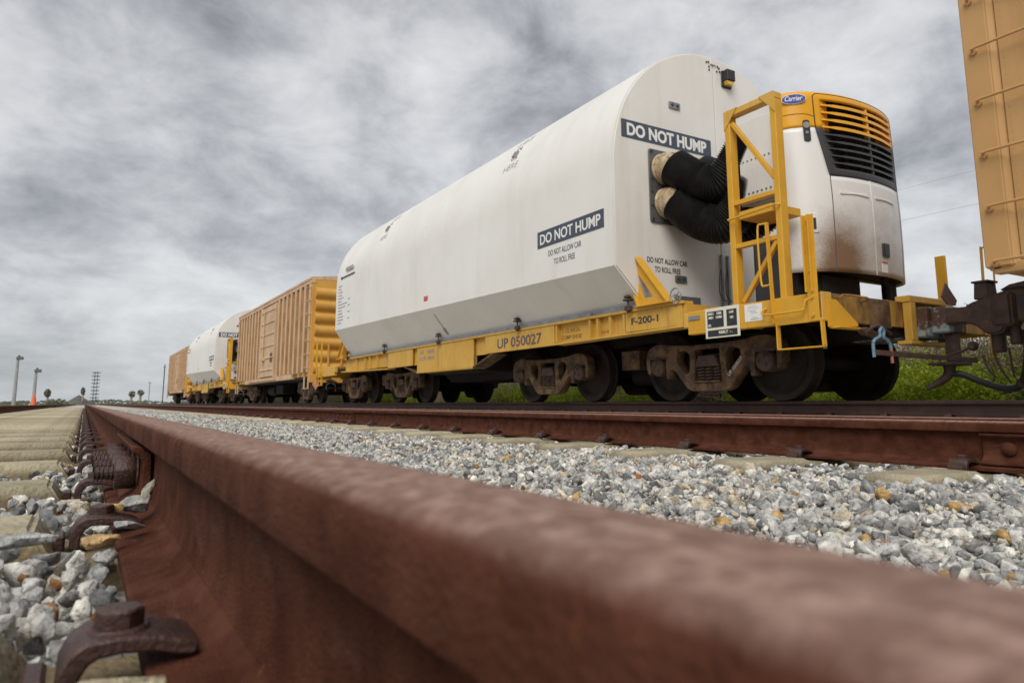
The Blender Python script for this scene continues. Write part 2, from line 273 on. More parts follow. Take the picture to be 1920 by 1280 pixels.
def text(s, size, mat, parent, M, name='lettering', width=None, bold=0., shear=0., ext=.0012, align='CENTER', space=1.):
    cu = bpy.data.curves.new('t', 'FONT'); cu.body = s; cu.size = size; cu.extrude = ext; cu.offset = bold; cu.shear = shear; cu.align_x = align; cu.resolution_u = 4; cu.space_character = space; cu.space_line = 1.15
    ob = bpy.data.objects.new('t', cu); COL.objects.link(ob); bpy.context.view_layer.update()
    me = bpy.data.meshes.new_from_object(ob.evaluated_get(bpy.context.evaluated_depsgraph_get()))
    bpy.data.objects.remove(ob); bpy.data.curves.remove(cu)
    if width and len(me.vertices):
        xs = [v.co.x for v in me.vertices]; k = width/(max(xs)-min(xs)); c = (max(xs)+min(xs))/2 if align == 'CENTER' else min(xs)
        for v in me.vertices: v.co.x = (v.co.x-c)*k
    me.name = name
    return place(name, me, mat, parent, M, 0)
def holed(outer, holes, name, mat, parent, M, ext, bev=.008):    # 2-D outline with openings, extruded, rounded edges
    cu = bpy.data.curves.new('c', 'CURVE'); cu.dimensions = '2D'; cu.fill_mode = 'BOTH'; cu.extrude = ext; cu.bevel_depth = bev; cu.bevel_resolution = 1; cu.offset = -bev
    for pts in [outer]+holes:
        sp = cu.splines.new('POLY'); sp.points.add(len(pts)-1); sp.use_cyclic_u = True
        for q, p in zip(sp.points, pts): q.co = (p[0], p[1], 0, 1)
    ob = bpy.data.objects.new('c', cu); COL.objects.link(ob); bpy.context.view_layer.update()
    me = bpy.data.meshes.new_from_object(ob.evaluated_get(bpy.context.evaluated_depsgraph_get()))
    bpy.data.objects.remove(ob); bpy.data.curves.remove(cu); me.name = name
    return place(name, me, mat, parent, M, 40)
def roundpoly(pts, r, n=4):
    out = []; m = len(pts)
    for i in range(m):
        a, p, c = (Vector(pts[i-1]), Vector(pts[i]), Vector(pts[(i+1) % m]))
        d1 = (a-p); d2 = (c-p); rr_ = min(r, d1.length*.45, d2.length*.45); d1.normalize(); d2.normalize()
        s, e2 = p+d1*rr_, p+d2*rr_
        for k in range(n+1):
            u = k/n; out.append(tuple(s*(1-u)**2+p*2*u*(1-u)+e2*u*u))
    return out
def catmull(pts, n=12):
    P = [Vector(p) for p in pts]; P = [P[0]*2-P[1]]+P+[P[-1]*2-P[-2]]; out = []
    for i in range(1, len(P)-2):
        for k in range(n):
            t_ = k/n; a, b_, c, d = P[i-1:i+3]
            out.append(.5*((2*b_)+(c-a)*t_+(2*a-5*b_+4*c-d)*t_*t_+(3*b_-a-3*c+d)*t_**3))
    out.append(P[-2]); return out

# ------------------------------------------------------------------ setting: ground, ballast, tracks
ZN, ZM, ZM2, ZT = .270, .241, .226, .335                # rail tops of the three tracks
SN, SM, ST = .122, 2.75, 7.05                            # the rail of each track towards the camera / towards the train
G = 1.505
PROF = [(-900, -.6), (-60, -.45), (-9, -.25), (-5, -.05), (-3.2, .05), (-2.2, .055), (.75, .055), (1.2, .03), (1.9, .022), (2.3, .022), (4.8, .015), (5.5, .03), (6.25, .10), (9.3, .10), (10.2, -.02), (13, -.1), (60, -.4), (900, -.6)]
def ground_z(x): return float(np.interp(x, [p[0] for p in PROF], [p[1] for p in PROF]))
g = MB(); ys = [-60, -10, 0, 10, 30, 80, 200, 500, 1500]
for y in ys:
    for p in PROF: g.v.append((p[0], y, p[1]))
n_ = len(PROF)
g.f = [(j*n_+i, j*n_+i+1, (j+1)*n_+i+1, (j+1)*n_+i) for j in range(len(ys)-1) for i in range(n_-1)]
tag(g.build('ground', M_GROUND, smooth=0), kind='structure')

half = [(.070, 0), (.070, .0100), (.067, .0122), (.042, .0170), (.022, .0230), (.0125, .0320), (.0088, .045), (.0079, .062), (.0079, .098), (.0092, .115), (.0125, .1215), (.018, .1258), (.031, .1295), (.0340, .1312), (.0347, .1335), (.0345, .1555), (.0330, .1600), (.0300, .1635), (.0240, .1658), (.014, .1672), (0, .168)]
RAILP = [(-a, z) for a, z in half]+[(a, z) for a, z in reversed(half[:-1])]
def rail(x, ztop, y0, y1, mat, label, group=None):
    mb = MB(); z0 = ztop-.168; mb.prism([(x+a, z0+z) for a, z in RAILP], 'y', y0, y1)
    return tag(mb.build('rail', mat, smooth=24, org=(x, 0, z0)), label, 'rail', group)
def setloc(o, x, y, z): o.location = (x, y, z); return o
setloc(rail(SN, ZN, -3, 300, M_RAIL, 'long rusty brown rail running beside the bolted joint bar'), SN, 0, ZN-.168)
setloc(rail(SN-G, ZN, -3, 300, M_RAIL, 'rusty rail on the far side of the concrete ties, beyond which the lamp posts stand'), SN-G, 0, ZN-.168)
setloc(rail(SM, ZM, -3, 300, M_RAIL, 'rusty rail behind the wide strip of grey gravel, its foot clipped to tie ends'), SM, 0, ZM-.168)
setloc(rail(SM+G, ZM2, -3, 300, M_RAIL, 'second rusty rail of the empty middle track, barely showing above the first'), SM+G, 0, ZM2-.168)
setloc(rail(ST, ZT, -12, 300, M_RAILD, 'dark rail that carries the wheels on the lettered side of the train'), ST, 0, ZT-.168)
setloc(rail(ST+G, ZT, -12, 300, M_RAILD, 'dark rail under the train wheels on the side of the bushes'), ST+G, 0, ZT-.168)

# clip: bent spring plate held by a hex bolt, foot in a slot of the tie; modelled once for a rail at x = 0 with the clip on its -x side
def clip_meshes():
    mb = MB()
    th = .012; zf = .012
    top = [(-.126, -.004), (-.125, .018), (-.119, .031), (-.108, .0375), (-.088, .0385), (-.066, .0365), (-.048, .0315), (-.036, .026)]
    bot = [(-.113, -.004), (-.112, .013), (-.107, .0225), (-.100, .0265), (-.086, .0275), (-.066, .0255), (-.050, .021), (-.039, .0195)]
    mb.prism([(a, z) for a, z in top]+[(a, z) for a, z in reversed(bot)], 'y', -.031, .031)
    me1 = mb
    b2 = MB(); b2.hexbolt((-.088, 0, .037), (0, 0, 1), .0172, .015); b2.cyl((-.088, 0, .036), (-.088, 0, .0395), .021, 16)
    b3 = MB(); b3.box(-.146, -.131, -.024, .024, -.02, .016)
    return me1, b2, b3
def tie_master(label, group, cx, zseat, hump, half_len=1.30, clips='both', flip=False):
    # cross section varies along the tie: low rail seats, raised middle
    t_ = thing('concrete_tie', label, 'railway tie', (cx, 0, zseat), group)
    mb = MB(); xs = [-half_len, -half_len+.04, -G/2-.17, -G/2-.14, -G/2+.14, -G/2+.17, G/2-.17, G/2-.14, G/2+.14, G/2+.17, half_len-.04, half_len]
    h = hump
    hs = [-.03, .012, .012, -.004, -.004, h, h, -.004, -.004, .012, .012, -.03]
    ws = [.09, .095, .10, .11, .11, .085, .085, .11, .11, .10, .095, .09]
    k = []
    for x_, z_, w_ in zip(xs, hs, ws):
        sec = [(-w_-.025, -.16), (-w_-.006, z_-.022), (-w_+.012, z_), (w_-.012, z_), (w_+.006, z_-.022), (w_+.025, -.16)]
        mb.v += [(cx+x_, a, zseat+z2) for a, z2 in sec]
    m = len(xs)
    mb.f = [(i*6+j, i*6+(j+1) % 6, (i+1)*6+(j+1) % 6, (i+1)*6+j) for i in range(m-1) for j in range(6)]+[(5, 4, 3, 2, 1, 0), tuple((m-1)*6+j for j in range(6))]
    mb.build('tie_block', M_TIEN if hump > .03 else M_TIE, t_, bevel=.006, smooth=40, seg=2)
    for xr in (-G/2, G/2):
        for sg in (1, -1):
            if clips == 'near' and not (xr == -G/2 and sg == 1): continue
            a, b_, c = clip_meshes()
            for q in (a, b_, c): q.v = [(cx+xr+sg*p[0], sg*p[1], zseat+.006+p[2]) for p in q.v]
            pl = a.build('rail_clip', M_CLIP, t_, bevel=.002, smooth=40)
            b_.build('bolt', M_CLIP, pl, bevel=.003, smooth=30); c.build('tie_lug', M_CLIP, pl, bevel=.003)
    return t_
TN = [.62+.6*k for k in range(-2, 60)]
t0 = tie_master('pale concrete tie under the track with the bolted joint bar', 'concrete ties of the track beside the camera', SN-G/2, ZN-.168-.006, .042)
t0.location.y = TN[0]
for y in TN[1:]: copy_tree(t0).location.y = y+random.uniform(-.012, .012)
TM = [1.376+.66*k for k in range(-3, 50)]
t1 = tie_master('pale concrete tie end poking out of grey gravel under the middle track', 'concrete ties of the empty middle track', SM+G/2, ZM-.168-.006, .02, clips='near')
t1.location.y = TM[0]
for y in TM[1:]: copy_tree(t1).location.y = y+random.uniform(-.012, .012)
t2 = tie_master('concrete tie beneath the standing train', 'concrete ties under the train', ST+G/2, ZT-.168-.006, .02, clips='near')
t2.location.y = -5
for k in range(1, 100): copy_tree(t2).location.y = -5+.62*k

# joint bars
def joint_bar(x, ztop, y0, sg, label, length=.66, bolts=True):
    t_ = thing('joint_bar', label, 'joint bar', (x, y0, ztop-.168))
    z0 = ztop-.168
    pr = [(.0095, .040), (.030, .0255), (.052, .019), (.053, .028), (.036, .040), (.0275, .052), (.0255, .098), (.034, .110), (.046, .117), (.046, .1265), (.030, .1235), (.0125, .112)]
    mb = MB(); mb.prism([(x+sg*a, z0+z) for a, z in pr], 'y', y0, y0+length); mb.build('bar', M_RAIL, t_, bevel=.0025, smooth=40)
    for k in range(4):
        yb = y0+.085+k*(length-.17)/3
        if bolts == 'heads':
            q = MB(); q.lathe([(0, .026), (sg*.010, .024), (sg*.017, .016), (sg*.020, .004)], (x+sg*.024, yb, z0+.075), 'x', 20); q.build('bolt_head', M_RAIL, t_)
        else:
            q = MB(); q.tube([(x+sg*.026, yb, z0+.075), (x+sg*.032, yb, z0+.075)], .030, 18); q.hexbolt((x+sg*.032, yb, z0+.075), (sg, 0, 0), .031, .034)
            nb = q.build('bolt', M_CLIP, t_, bevel=.003)
            q = MB(); pts = [(x+sg*(.062+.0018*i), yb, z0+.075) for i in range(21)]
            q.tube(pts, lambda i: .0125 if i % 4 < 2 else .0105, 12); q.build('thread', M_CLIP, nb, smooth=20)
    return t_
joint_bar(SN, ZN, 1.40, -1, 'bolted joint bar with hex nuts against the web of the near rail')
joint_bar(SM, ZM, .68, -1, 'joint bar with round bolt heads on the rail behind the gravel', bolts='heads')
joint_bar(SM, ZM, 8.1, -1, 'small far joint bar on the rail behind the gravel', bolts='heads')
joint_bar(SN-G, ZN, 3.0, 1, 'joint bar on the rail across the concrete ties')

# ballast stones
def stone_variants(nv, npt, bev):
    out = []
    for k in range(nv):
        bm = bmesh.new()
        for i in range(npt):
            d = Vector(rng.normal(size=3)).normalized(); r = rng.uniform(.78, 1.05)
            bm.verts.new((d.x*r, d.y*r*rng.uniform(.6, .95), d.z*r*rng.uniform(.5, .85)))
        res = bmesh.ops.convex_hull(bm, input=bm.verts)
        bmesh.ops.delete(bm, geom=list({v for v in res['geom_interior'] if isinstance(v, bmesh.types.BMVert)}), context='VERTS')
        bmesh.ops.dissolve_limit(bm, angle_limit=math.radians(14), verts=bm.verts, edges=bm.edges)
        if bev: bmesh.ops.bevel(bm, geom=list(bm.edges), offset=.035, segments=1, affect='EDGES', clamp_overlap=True)
        if bev > 1:
            bmesh.ops.triangulate(bm, faces=bm.faces); bmesh.ops.subdivide_edges(bm, edges=[e for e in bm.edges if e.calc_length() > .35], cuts=1)
            off = Vector(rng.uniform(0, 50, 3))
            for v in bm.verts: v.co *= 1+.08*mnoise.noise(v.co*2.2+off)+.05*mnoise.noise(v.co*7+off)
        bmesh.ops.triangulate(bm, faces=bm.faces); bm.verts.ensure_lookup_table(); bm.verts.index_update()
        V = np.array([v.co for v in bm.verts]); F = np.array([[v.index for v in f.verts] for f in bm.faces]); bm.free(); out.append((V, F))
    return out
VAR_LO = stone_variants(30, 13, 0); VAR_MD = stone_variants(30, 14, 1); VAR_HI = stone_variants(24, 15, 2)
PAL = np.array([(.54, .54, .525), (.40, .405, .40), (.66, .65, .615), (.27, .275, .275), (.48, .485, .48), (.74, .72, .67), (.60, .53, .41), (.17, .175, .18), (.50, .32, .13), (.40, .18, .06), (.62, .56, .50)])
PW = np.array([.18, .15, .15, .13, .11, .08, .075, .085, .015, .009, .03]); PW = PW/PW.sum()
def scatter(name, pts, sizes, var, label, cat='gravel'):
    n = len(pts); Vs, Fs, Cs = [], [], []; k = 0
    idx = rng.integers(0, len(var), n); cols = PAL[rng.choice(len(PAL), n, p=PW)]*rng.uniform(.82, 1.15, (n, 1))
    q = rng.normal(size=(n, 4)); q[:, 1:3] *= .45; q /= np.linalg.norm(q, axis=1)[:, None]
    for vi in range(len(var)):
        s = np.where(idx == vi)[0]
        if not len(s): continue
        V, F = var[vi]; w_, x_, y_, z_ = q[s].T
        R = np.stack([np.stack([1-2*(y_*y_+z_*z_), 2*(x_*y_-z_*w_), 2*(x_*z_+y_*w_)], -1), np.stack([2*(x_*y_+z_*w_), 1-2*(x_*x_+z_*z_), 2*(y_*z_-x_*w_)], -1), np.stack([2*(x_*z_-y_*w_), 2*(y_*z_+x_*w_), 1-2*(x_*x_+y_*y_)], -1)], 1)
        W = np.einsum('nij,vj->nvi', R, V)*sizes[s][:, None, None]+pts[s][:, None, :]
        Vs.append(W.reshape(-1, 3)); Fs.append((F[None]+(np.arange(len(s))*len(V))[:, None, None]+k).reshape(-1, 3)); Cs.append(np.repeat(cols[s], len(V), 0)); k += len(s)*len(V)
    V = np.concatenate(Vs); F = np.concatenate(Fs); Cc = np.concatenate(Cs)
    me = bpy.data.meshes.new(name); me.vertices.add(len(V)); me.vertices.foreach_set('co', V.ravel()); me.loops.add(F.size); me.loops.foreach_set('vertex_index', F.ravel().astype(np.int32))
    me.polygons.add(len(F)); me.polygons.foreach_set('loop_start', np.arange(0, F.size, 3, dtype=np.int32)); me.update(calc_edges=True); me.validate()
    a = me.attributes.new('tint', 'FLOAT_COLOR', 'POINT'); a.data.foreach_set('color', np.concatenate([Cc, np.ones((len(Cc), 1))], 1).ravel().astype(np.float32))
    o = link(name, me, M_STONE, None, 0); tag(o, label, cat, kind='stuff'); return o
def near_tie(y, ties, hw):
    T_ = np.array(ties); return np.abs(y[:, None]-T_[None]).min(1) < hw
def field(x0, x1, y0, y1, dens, smin, smax, lift, zfun):
    n = int((x1-x0)*(y1-y0)*dens); x_ = rng.uniform(x0, x1, n); y_ = rng.uniform(y0, y1, n); s = smin+(smax-smin)*rng.beta(1.6, 2.6, n)
    z_ = zfun(x_)+lift+rng.uniform(-.012, .016, n); return np.stack([x_, y_, z_], 1), s
gz = lambda x_: np.interp(x_, [p[0] for p in PROF], [p[1] for p in PROF])
def clean(P_, s):
    m = np.ones(len(P_), bool)
    for xr in (SN, SN-G, SM, SM+G): m &= np.abs(P_[:, 0]-xr) > .072+s*.55
    inn = (P_[:, 0] > SN-G/2-1.30) & (P_[:, 0] < SN-G/2+1.3)
    m &= ~(inn & near_tie(P_[:, 1], TN, .105) & (rng.random(len(s)) > .02))
    inm = (P_[:, 0] > SM+G/2-1.3) & (P_[:, 0] < SM+G/2+1.3)
    m &= ~(inm & near_tie(P_[:, 1], TM, .115))
    m &= ~((np.abs(P_[:, 0]-(SN-.085)) < .06) & near_tie(P_[:, 1], TN, .10))
    return P_[m], s[m]
zg = lambda x_: gz(x_)+.010
LAB = 'grey and white crushed stone '
a_ = [field(1.02, 2.72, .25, 3.2, 1500, .007, .022, .010, zg)]
P_, s_ = clean(np.concatenate([q[0] for q in a_]), np.concatenate([q[1] for q in a_])); scatter('ballast_stones', P_, s_, VAR_LO, LAB+'of small chips packed between the larger stones')
a_ = [field(1.02, 2.72, .25, 3.2, 1150, .014, .034, .0, zg), field(1.02, 2.72, .25, 3.2, 210, .022, .042, .012, zg)]
P_, s_ = clean(np.concatenate([q[0] for q in a_]), np.concatenate([q[1] for q in a_])); scatter('ballast_stones', P_, s_, VAR_MD, LAB+'between the foreground rail and the middle track')
a_ = [field(1.02, 2.72, 3.2, 11, 1400, .011, .034, .0, zg), field(1.02, 2.72, 11, 34, 330, .018, .046, .0, zg), field(.22, 1.02, -.5, 6, 450, .016, .040, .0, zg), field(2.8, 4.9, .2, 8, 200, .018, .04, .0, zg)]
P_, s_ = clean(np.concatenate([q[0] for q in a_]), np.concatenate([q[1] for q in a_])); scatter('ballast_stones', P_, s_, VAR_LO, LAB+'running along the middle track into the distance')
a_ = [field(-.75, .06, .15, 2.7, 2300, .008, .023, .018, zg), field(-.75, .06, .15, 2.7, 1000, .012, .026, .038, zg)]
P_, s_ = clean(np.concatenate([q[0] for q in a_]), np.concatenate([q[1] for q in a_])); scatter('ballast_stones', P_, s_, VAR_HI, LAB+'lying between the concrete ties beside the rail clips')
a_ = [field(-1.36, .05, 2.7, 16, 650, .014, .036, .008, zg), field(-1.36, -.75, .4, 2.7, 800, .012, .036, .008, zg), field(-2.9, -1.5, 1.5, 16, 250, .016, .042, 0, zg)]
P_, s_ = clean(np.concatenate([q[0] for q in a_]), np.concatenate([q[1] for q in a_])); scatter('ballast_stones', P_, s_, VAR_LO, LAB+'filling the cribs of the track beside the camera')
# loose single stones lodged at the rail
def loose(x_, y_, z_, s, col, label, sq=(1, 1, 1), rot=(0, 0, 0)):
    V, F = VAR_HI[loose.k % len(VAR_HI)]; loose.k += 1
    me = bpy.data.meshes.new('stone'); Mx = Matrix.Rotation(rot[2], 3, 'Z') @ Matrix.Rotation(rot[1], 3, 'Y') @ Matrix.Rotation(rot[0], 3, 'X')
    me.from_pydata([tuple(Mx @ Vector((p[0]*s*sq[0], p[1]*s*sq[1], p[2]*s*sq[2]))) for p in V], [], [tuple(int(i) for i in f) for f in F])
    a = me.attributes.new('tint', 'FLOAT_COLOR', 'POINT'); a.data.foreach_set('color', np.tile(np.array([*col, 1.], np.float32), len(V)))
    o = link('stone', me, M_STONE, None, 30); o.location = (x_, y_, z_); return tag(o, label, 'stone')
loose.k = 3
loose(.030, .500, .132, .026, (.50, .44, .30), 'flat speckled stone wedged under the bent clip with the big bolt', (1.35, .8, .62))
loose(.078, 1.245, .150, .026, (.38, .39, .37), 'angular grey-green stone leaning against the rail web before the joint bar', (1, .9, 1.1))
loose(.093, 1.20, .176, .013, (.40, .38, .32), 'thin upright stone sliver beside the joint bar end', (.7, .6, 1.9), (0, .5, 0))
loose(.070, 1.13, .137, .024, (.44, .46, .48), 'speckled grey stone resting on the rail foot', (1.2, .9, .7))
loose(.046, 1.235, .146, .023, (.55, .36, .17), 'orange-stained stone just in front of the nuts', (1.2, .9, .8))
loose(.030, 1.07, .128, .022, (.56, .38, .18), 'tan and orange stone tucked beside the second clip', (1.1, .9, .9))
loose(-.055, 1.06, .138, .033, (.42, .43, .42), 'long flat grey slab lying across the second tie', (1.5, .8, .5))
loose(1.33, .50, .075, .034, (.46, .25, .07), 'rust-orange rounded stone sitting on the gravel')

# ------------------------------------------------------------------ rolling stock
CX = ST+G/2                                              # centre line of the train
RZ = ZT
WHEELP = [(-.062, .10), (-.062, .13), (-.030, .18), (-.012, .33), (-.050, .375), (-.062, .385), (-.062, .450), (-.055, .4575), (.050, .462), (.062, .475), (.078, .488), (.086, .480), (.088, .39), (.060, .375), (.030, .33), (.022, .18), (.055, .13), (.055, .10)]
def make_truck(parent, yc, marks=None):
    tb = MB(); tb.box(CX-.95, CX+.95, yc-.16, yc+.16, RZ+.40, RZ+.60); tb.box(CX-.28, CX+.28, yc-.28, yc+.28, RZ+.60, RZ+.68)
    tk = tb.build('truck', M_CAST, parent, bevel=.015)
    out = [(-.62, .715), (-.30, .715), (.30, .715), (.62, .735), (.80, .765), (.97, .755), (1.09, .69), (1.125, .58), (1.12, .44), (1.085, .36), (1.045, .36), (1.045, .585), (.745, .585), (.735, .29), (.665, .29), (.665, .42), (.575, .40), (.36, .16), (.27, .125)]
    out = out+[(-a, z) for a, z in reversed(out[2:])]
    out = [p for i, p in enumerate(out) if i not in (0,)]
    win = roundpoly([(-.225, .235), (.225, .235), (.225, .43), (.205, .47), (.205, .655), (-.205, .655), (-.205, .47), (-.225, .43)], .03)
    lh = roundpoly([(.295, .60), (.40, .665), (.53, .62), (.54, .52), (.375, .345), (.31, .37)], .07)
    for sg in (-1, 1):
        Mx = Matrix(((0, 0, -1, CX+sg*.995), (-1, 0, 0, yc), (0, 1, 0, RZ), (0, 0, 0, 1)))
        sf = holed(roundpoly(out, .035, 3), [win, lh, [(-a, z) for a, z in reversed(lh)]], 'side_frame', M_TRUCK, tk, Mx, .062, .012)
        for a in (-.135, 0, .135):
            q = MB(); q.tube([(CX+sg*1.0+.057*math.cos(u), yc+a+.057*math.sin(u), RZ+.262+.168*u/(2*PI*4.2)) for u in np.linspace(0, 2*PI*4.2, 62)], .0155, 7); q.build('spring', M_CAST, tk)
        q = MB(); q.box(CX+sg*1.0-.09, CX+sg*1.0+.09, yc-.215, yc+.215, RZ+.232, RZ+.258); q.build('spring_seat', M_TRUCK, tk, bevel=.006)
        q = MB(); q.prism([(yc-.20, RZ+.43), (yc+.20, RZ+.43), (yc+.185, RZ+.47), (yc+.14, RZ+.575), (yc-.14, RZ+.575), (yc-.185, RZ+.47)], 'x', CX+sg*.90, CX+sg*1.085); q.build('bolster_end', M_CAST, tk, bevel=.012)
        for ax in (-.889, .889):
            ya = yc+ax
            q = MB(); q.lathe([(sg*.80, .115), (sg*.93, .125), (sg*1.06, .125), (sg*1.085, .118), (sg*1.10, .10), (sg*1.112, .088), (sg*1.118, .02)], (CX, ya, RZ+.457), 'x', 28)
            bc = q.build('bearing_cap', M_CAST, tk, smooth=30)
            q = MB(); q.box(CX+sg*.93, CX+sg*1.075, ya-.135, ya+.135, RZ+.565, RZ+.60)
            for k in range(3):
                u = PI/2+k*2*PI/3+.3; q.hexbolt((CX+sg*1.108, ya+.06*math.cos(u), RZ+.457+.06*math.sin(u)), (sg, 0, 0), .020, .024)
            q.build('bearing_adapter', M_CAST, tk, bevel=.003)
    for ax in (-.889, .889):
        q = MB(); q.cyl((CX-.9, yc+ax, RZ+.457), (CX+.9, yc+ax, RZ+.457), .085, 20); q.build('axle', M_WHEEL, tk)
        for sg in (-1, 1):
            q = MB(); q.lathe([(-sg*a if sg > 0 else a, r) for a, r in WHEELP], (CX+sg*G/2, yc+ax, RZ+.4575), 'x', 56); q.build('wheel', M_WHEEL, tk, smooth=28)
    for s3 in (-.57, .57): q = MB(); q.box(CX-.75, CX+.75, yc+s3-.05, yc+s3+.05, RZ+.28, RZ+.40); q.build('brake_beam', M_UNDER, tk)
    if marks: text(marks, .060, M_WLET, tk, Matrix(((0, 0, -1, CX-1.072), (-1, 0, 0, yc-.46), (0, 1, 0, RZ+.40), (0, 0, 0, 1))) @ Matrix.Rotation(math.radians(44), 4, 'Z'), ext=.001, width=.30)
    return tk

SX = 6.25                                               # outer face of the side sills
def MY(y): return 2*13.26-y                             # the car is symmetric end to end
def MXs(x): return 2*CX-x
def coupler(parent, yf, sg, mat=M_CAST):                # sg: direction it points along y
    q = MB(); zc = RZ+.876-.01
    q.box(CX-.075, CX+.075, min(yf, yf+sg*.50), max(yf, yf+sg*.50), zc-.085, zc+.085)
    q.prism([(CX-.12, yf+sg*.42), (CX-.20, yf+sg*.52), (CX-.24, yf+sg*.70), (CX-.10, yf+sg*.80), (CX-.02, yf+sg*.62), (CX+.10, yf+sg*.64), (CX+.22, yf+sg*.78), (CX+.26, yf+sg*.60), (CX+.14, yf+sg*.42)], 'z', zc-.16, zc+.16)
    q.build('coupler', mat, parent, bevel=.02, seg=2)

def make_flatcar(label, group=None):
    c = thing('heavy_flatcar', label, 'rail car', (CX, 13.26, RZ), group)
    for yc, mk_ in ((6.43, 'UP 050027'), (10.02, None), (MY(10.02), None), (MY(6.43), None)): make_truck(c, yc, mk_)
    # side sills, both sides
    for sd_, X in ((1, SX), (-1, MXs(SX))):
        def bx(mb, a, b_, y0, y1, z0, z1): mb.box(*sorted((X+sd_*a, X+sd_*b_)), y0, y1, z0, z1)
        q = MB(); bx(q, -.02, .16, 6.30, MY(6.90), 1.515, 1.553); q.build('top_flange', M_YEL, c, bevel=.004)
        for ya, yb, zb_ in ((6.36, 9.10, 1.225), (9.101, 11.05, 1.21), (11.051, 11.80, 1.20), (11.801, 14.42, 1.0), (14.421, 16.17, 1.15), (16.171, 19.6, 1.195)):
            q = MB(); bx(q, .065, .085, ya, yb, zb_, 1.512); q.build('sill_web', M_YEL, c)
        q = MB(); q.prism([(6.20, 1.250), (9.08, 1.225), (9.08, 1.200), (6.20, 1.228)], 'x', *sorted((X-sd_*.02, X+sd_*.20))); q.build('bottom_flange', M_YEL, c)
        q = MB(); bx(q, .0, .03, 6.34, 7.40, 1.252, 1.512); q.build('sill_panel', M_YEL, c, bevel=.003)
        q = MB(); bx(q, -.006, .03, 9.10, 11.32, 1.20, 1.5125); q.build('sill_panel', M_YEL, c, bevel=.003)
        q = MB(); bx(q, -.004, .03, 11.80, 13.18, .992, 1.5125); q.build('sill_panel', M_YEL, c, bevel=.003)
        q = MB(); bx(q, -.001, .03, 13.20, 14.42, .990, 1.5125); q.build('sill_panel', M_YEL, c, bevel=.003)
        q = MB(); bx(q, -.003, .03, 14.70, 16.17, 1.145, 1.5125); q.build('sill_panel', M_YEL, c, bevel=.003)
        q = MB(); q.prism([(11.80, .990), (11.80, .965), (11.05, 1.180), (11.05, 1.205)], 'x', *sorted((X-sd_*.01, X+sd_*.30))); q.build('sill_haunch', M_TRUCK, c)
        q = MB(); q.prism([(14.42, .990), (14.42, .965), (15.15, 1.120), (15.15, 1.145)], 'x', *sorted((X-sd_*.01, X+sd_*.30))); q.build('sill_haunch', M_TRUCK, c)
        q = MB(); bx(q, -.01, .30, 11.80, 14.42, .965, .9895); q.build('bottom_flange', M_YEL, c)
        q = MB(); q.prism([(16.17, 1.150), (19.75, 1.205), (19.75, 1.18), (16.17, 1.125)], 'x', *sorted((X-sd_*.02, X+sd_*.20))); q.build('bottom_flange', M_YEL, c)
        for y in (7.44, 7.74, 8.02, 8.20, 9.05, 16.95, 17.50, 17.85, 18.55):
            q = MB(); bx(q, .0, .064, y-.022, y+.022, 1.235 if y < 10 else 1.195, 1.512); q.build('stiffener', M_YEL, c)
        q = MB(); bx(q, .12, .16, 16.2, 19.6, 1.2, 1.5); q.build('inner_sill', M_YELD, c)
        # locking stanchion: two inclined legs that meet at the top and flare to the deck
        out = [(7.42, 2.46), (7.30, 2.47), (6.56, 1.60), (6.48, 1.556), (7.06, 1.556)]
        hole = [(7.22, 2.16), (6.80, 1.66), (6.985, 1.66)]
        for Y in (1, -1):
            fy = (lambda y: y) if Y == 1 else MY
            Mx = Matrix(((0, 0, 1, X-sd_*.02), (1, 0, 0, 0), (0, 1, 0, 0), (0, 0, 0, 1)))
            o1 = [(fy(a), z) for a, z in out]; h1 = [(fy(a), z) for a, z in hole]
            st = holed(o1, [h1], 'stanchion', M_YELB, c, Mx, .012, .004)
            for (p0, p1) in (((7.42, 2.46), (7.06, 1.556)), ((7.30, 2.47), (6.52, 1.57))):
                q = MB(); q.bar((X-sd_*.02, fy(p0[0]), p0[1]), (X-sd_*.02, fy(p1[0]), p1[1]), .13, .014, (0, 1, .6)); q.build('flange', M_YELB, st)
            q = MB(); q.box(*sorted((X-sd_*.10, X+sd_*.06)), *sorted((fy(6.46), fy(7.10))), 1.5535, 1.566); q.build('base_plate', M_YELB, st)
        q = MB()
        q.tube([(X-sd_*.02, 6.42+.10*math.cos(u)*.9, 1.62+.0+.10*math.sin(u)) for u in np.linspace(0, 2*PI, 25)], .010, 6)
        for k in range(5): q.cyl((X-sd_*.02, 6.42, 1.62), (X-sd_*.02, 6.42+.09*math.cos(k*1.257), 1.62+.10*math.sin(k*1.257)), .006, 5)
        q.lathe([(-.02, .028), (.02, .028)], (X-sd_*.02, 6.42, 1.62), 'x', 12); q.build('brake_wheel', M_GREY, c)
    q = MB(); q.box(SX+.17, MXs(SX+.17), 6.36, 19.9, 1.44, 1.512); q.build('deck_plate', M_YELD, c)
    q = MB(); q.box(SX+.02, MXs(SX+.02), 6.27, 6.34, 1.26, 1.51); q.build('deck_end', M_YEL, c)
    q = MB(); q.prism([(6.3, 1.44), (6.3, 1.22), (11.3, 1.10), (11.9, .78), (14.6, .78), (15.2, 1.10), (20.2, 1.2), (20.2, 1.44)], 'x', CX-.62, CX+.62); q.build('centre_sill', M_UNDER, c)
    for yy in (11.95, 14.3):
        q = MB(); q.box(SX+.10, MXs(SX+.10), yy-.03, yy+.03, .95, 1.44); q.build('cross_bearer', M_UNDER, c)
    q = MB(); q.box(CX-1.35, CX+1.35, 11.98, 14.28, .93, .965); q.build('belly_plate', M_UNDER, c)
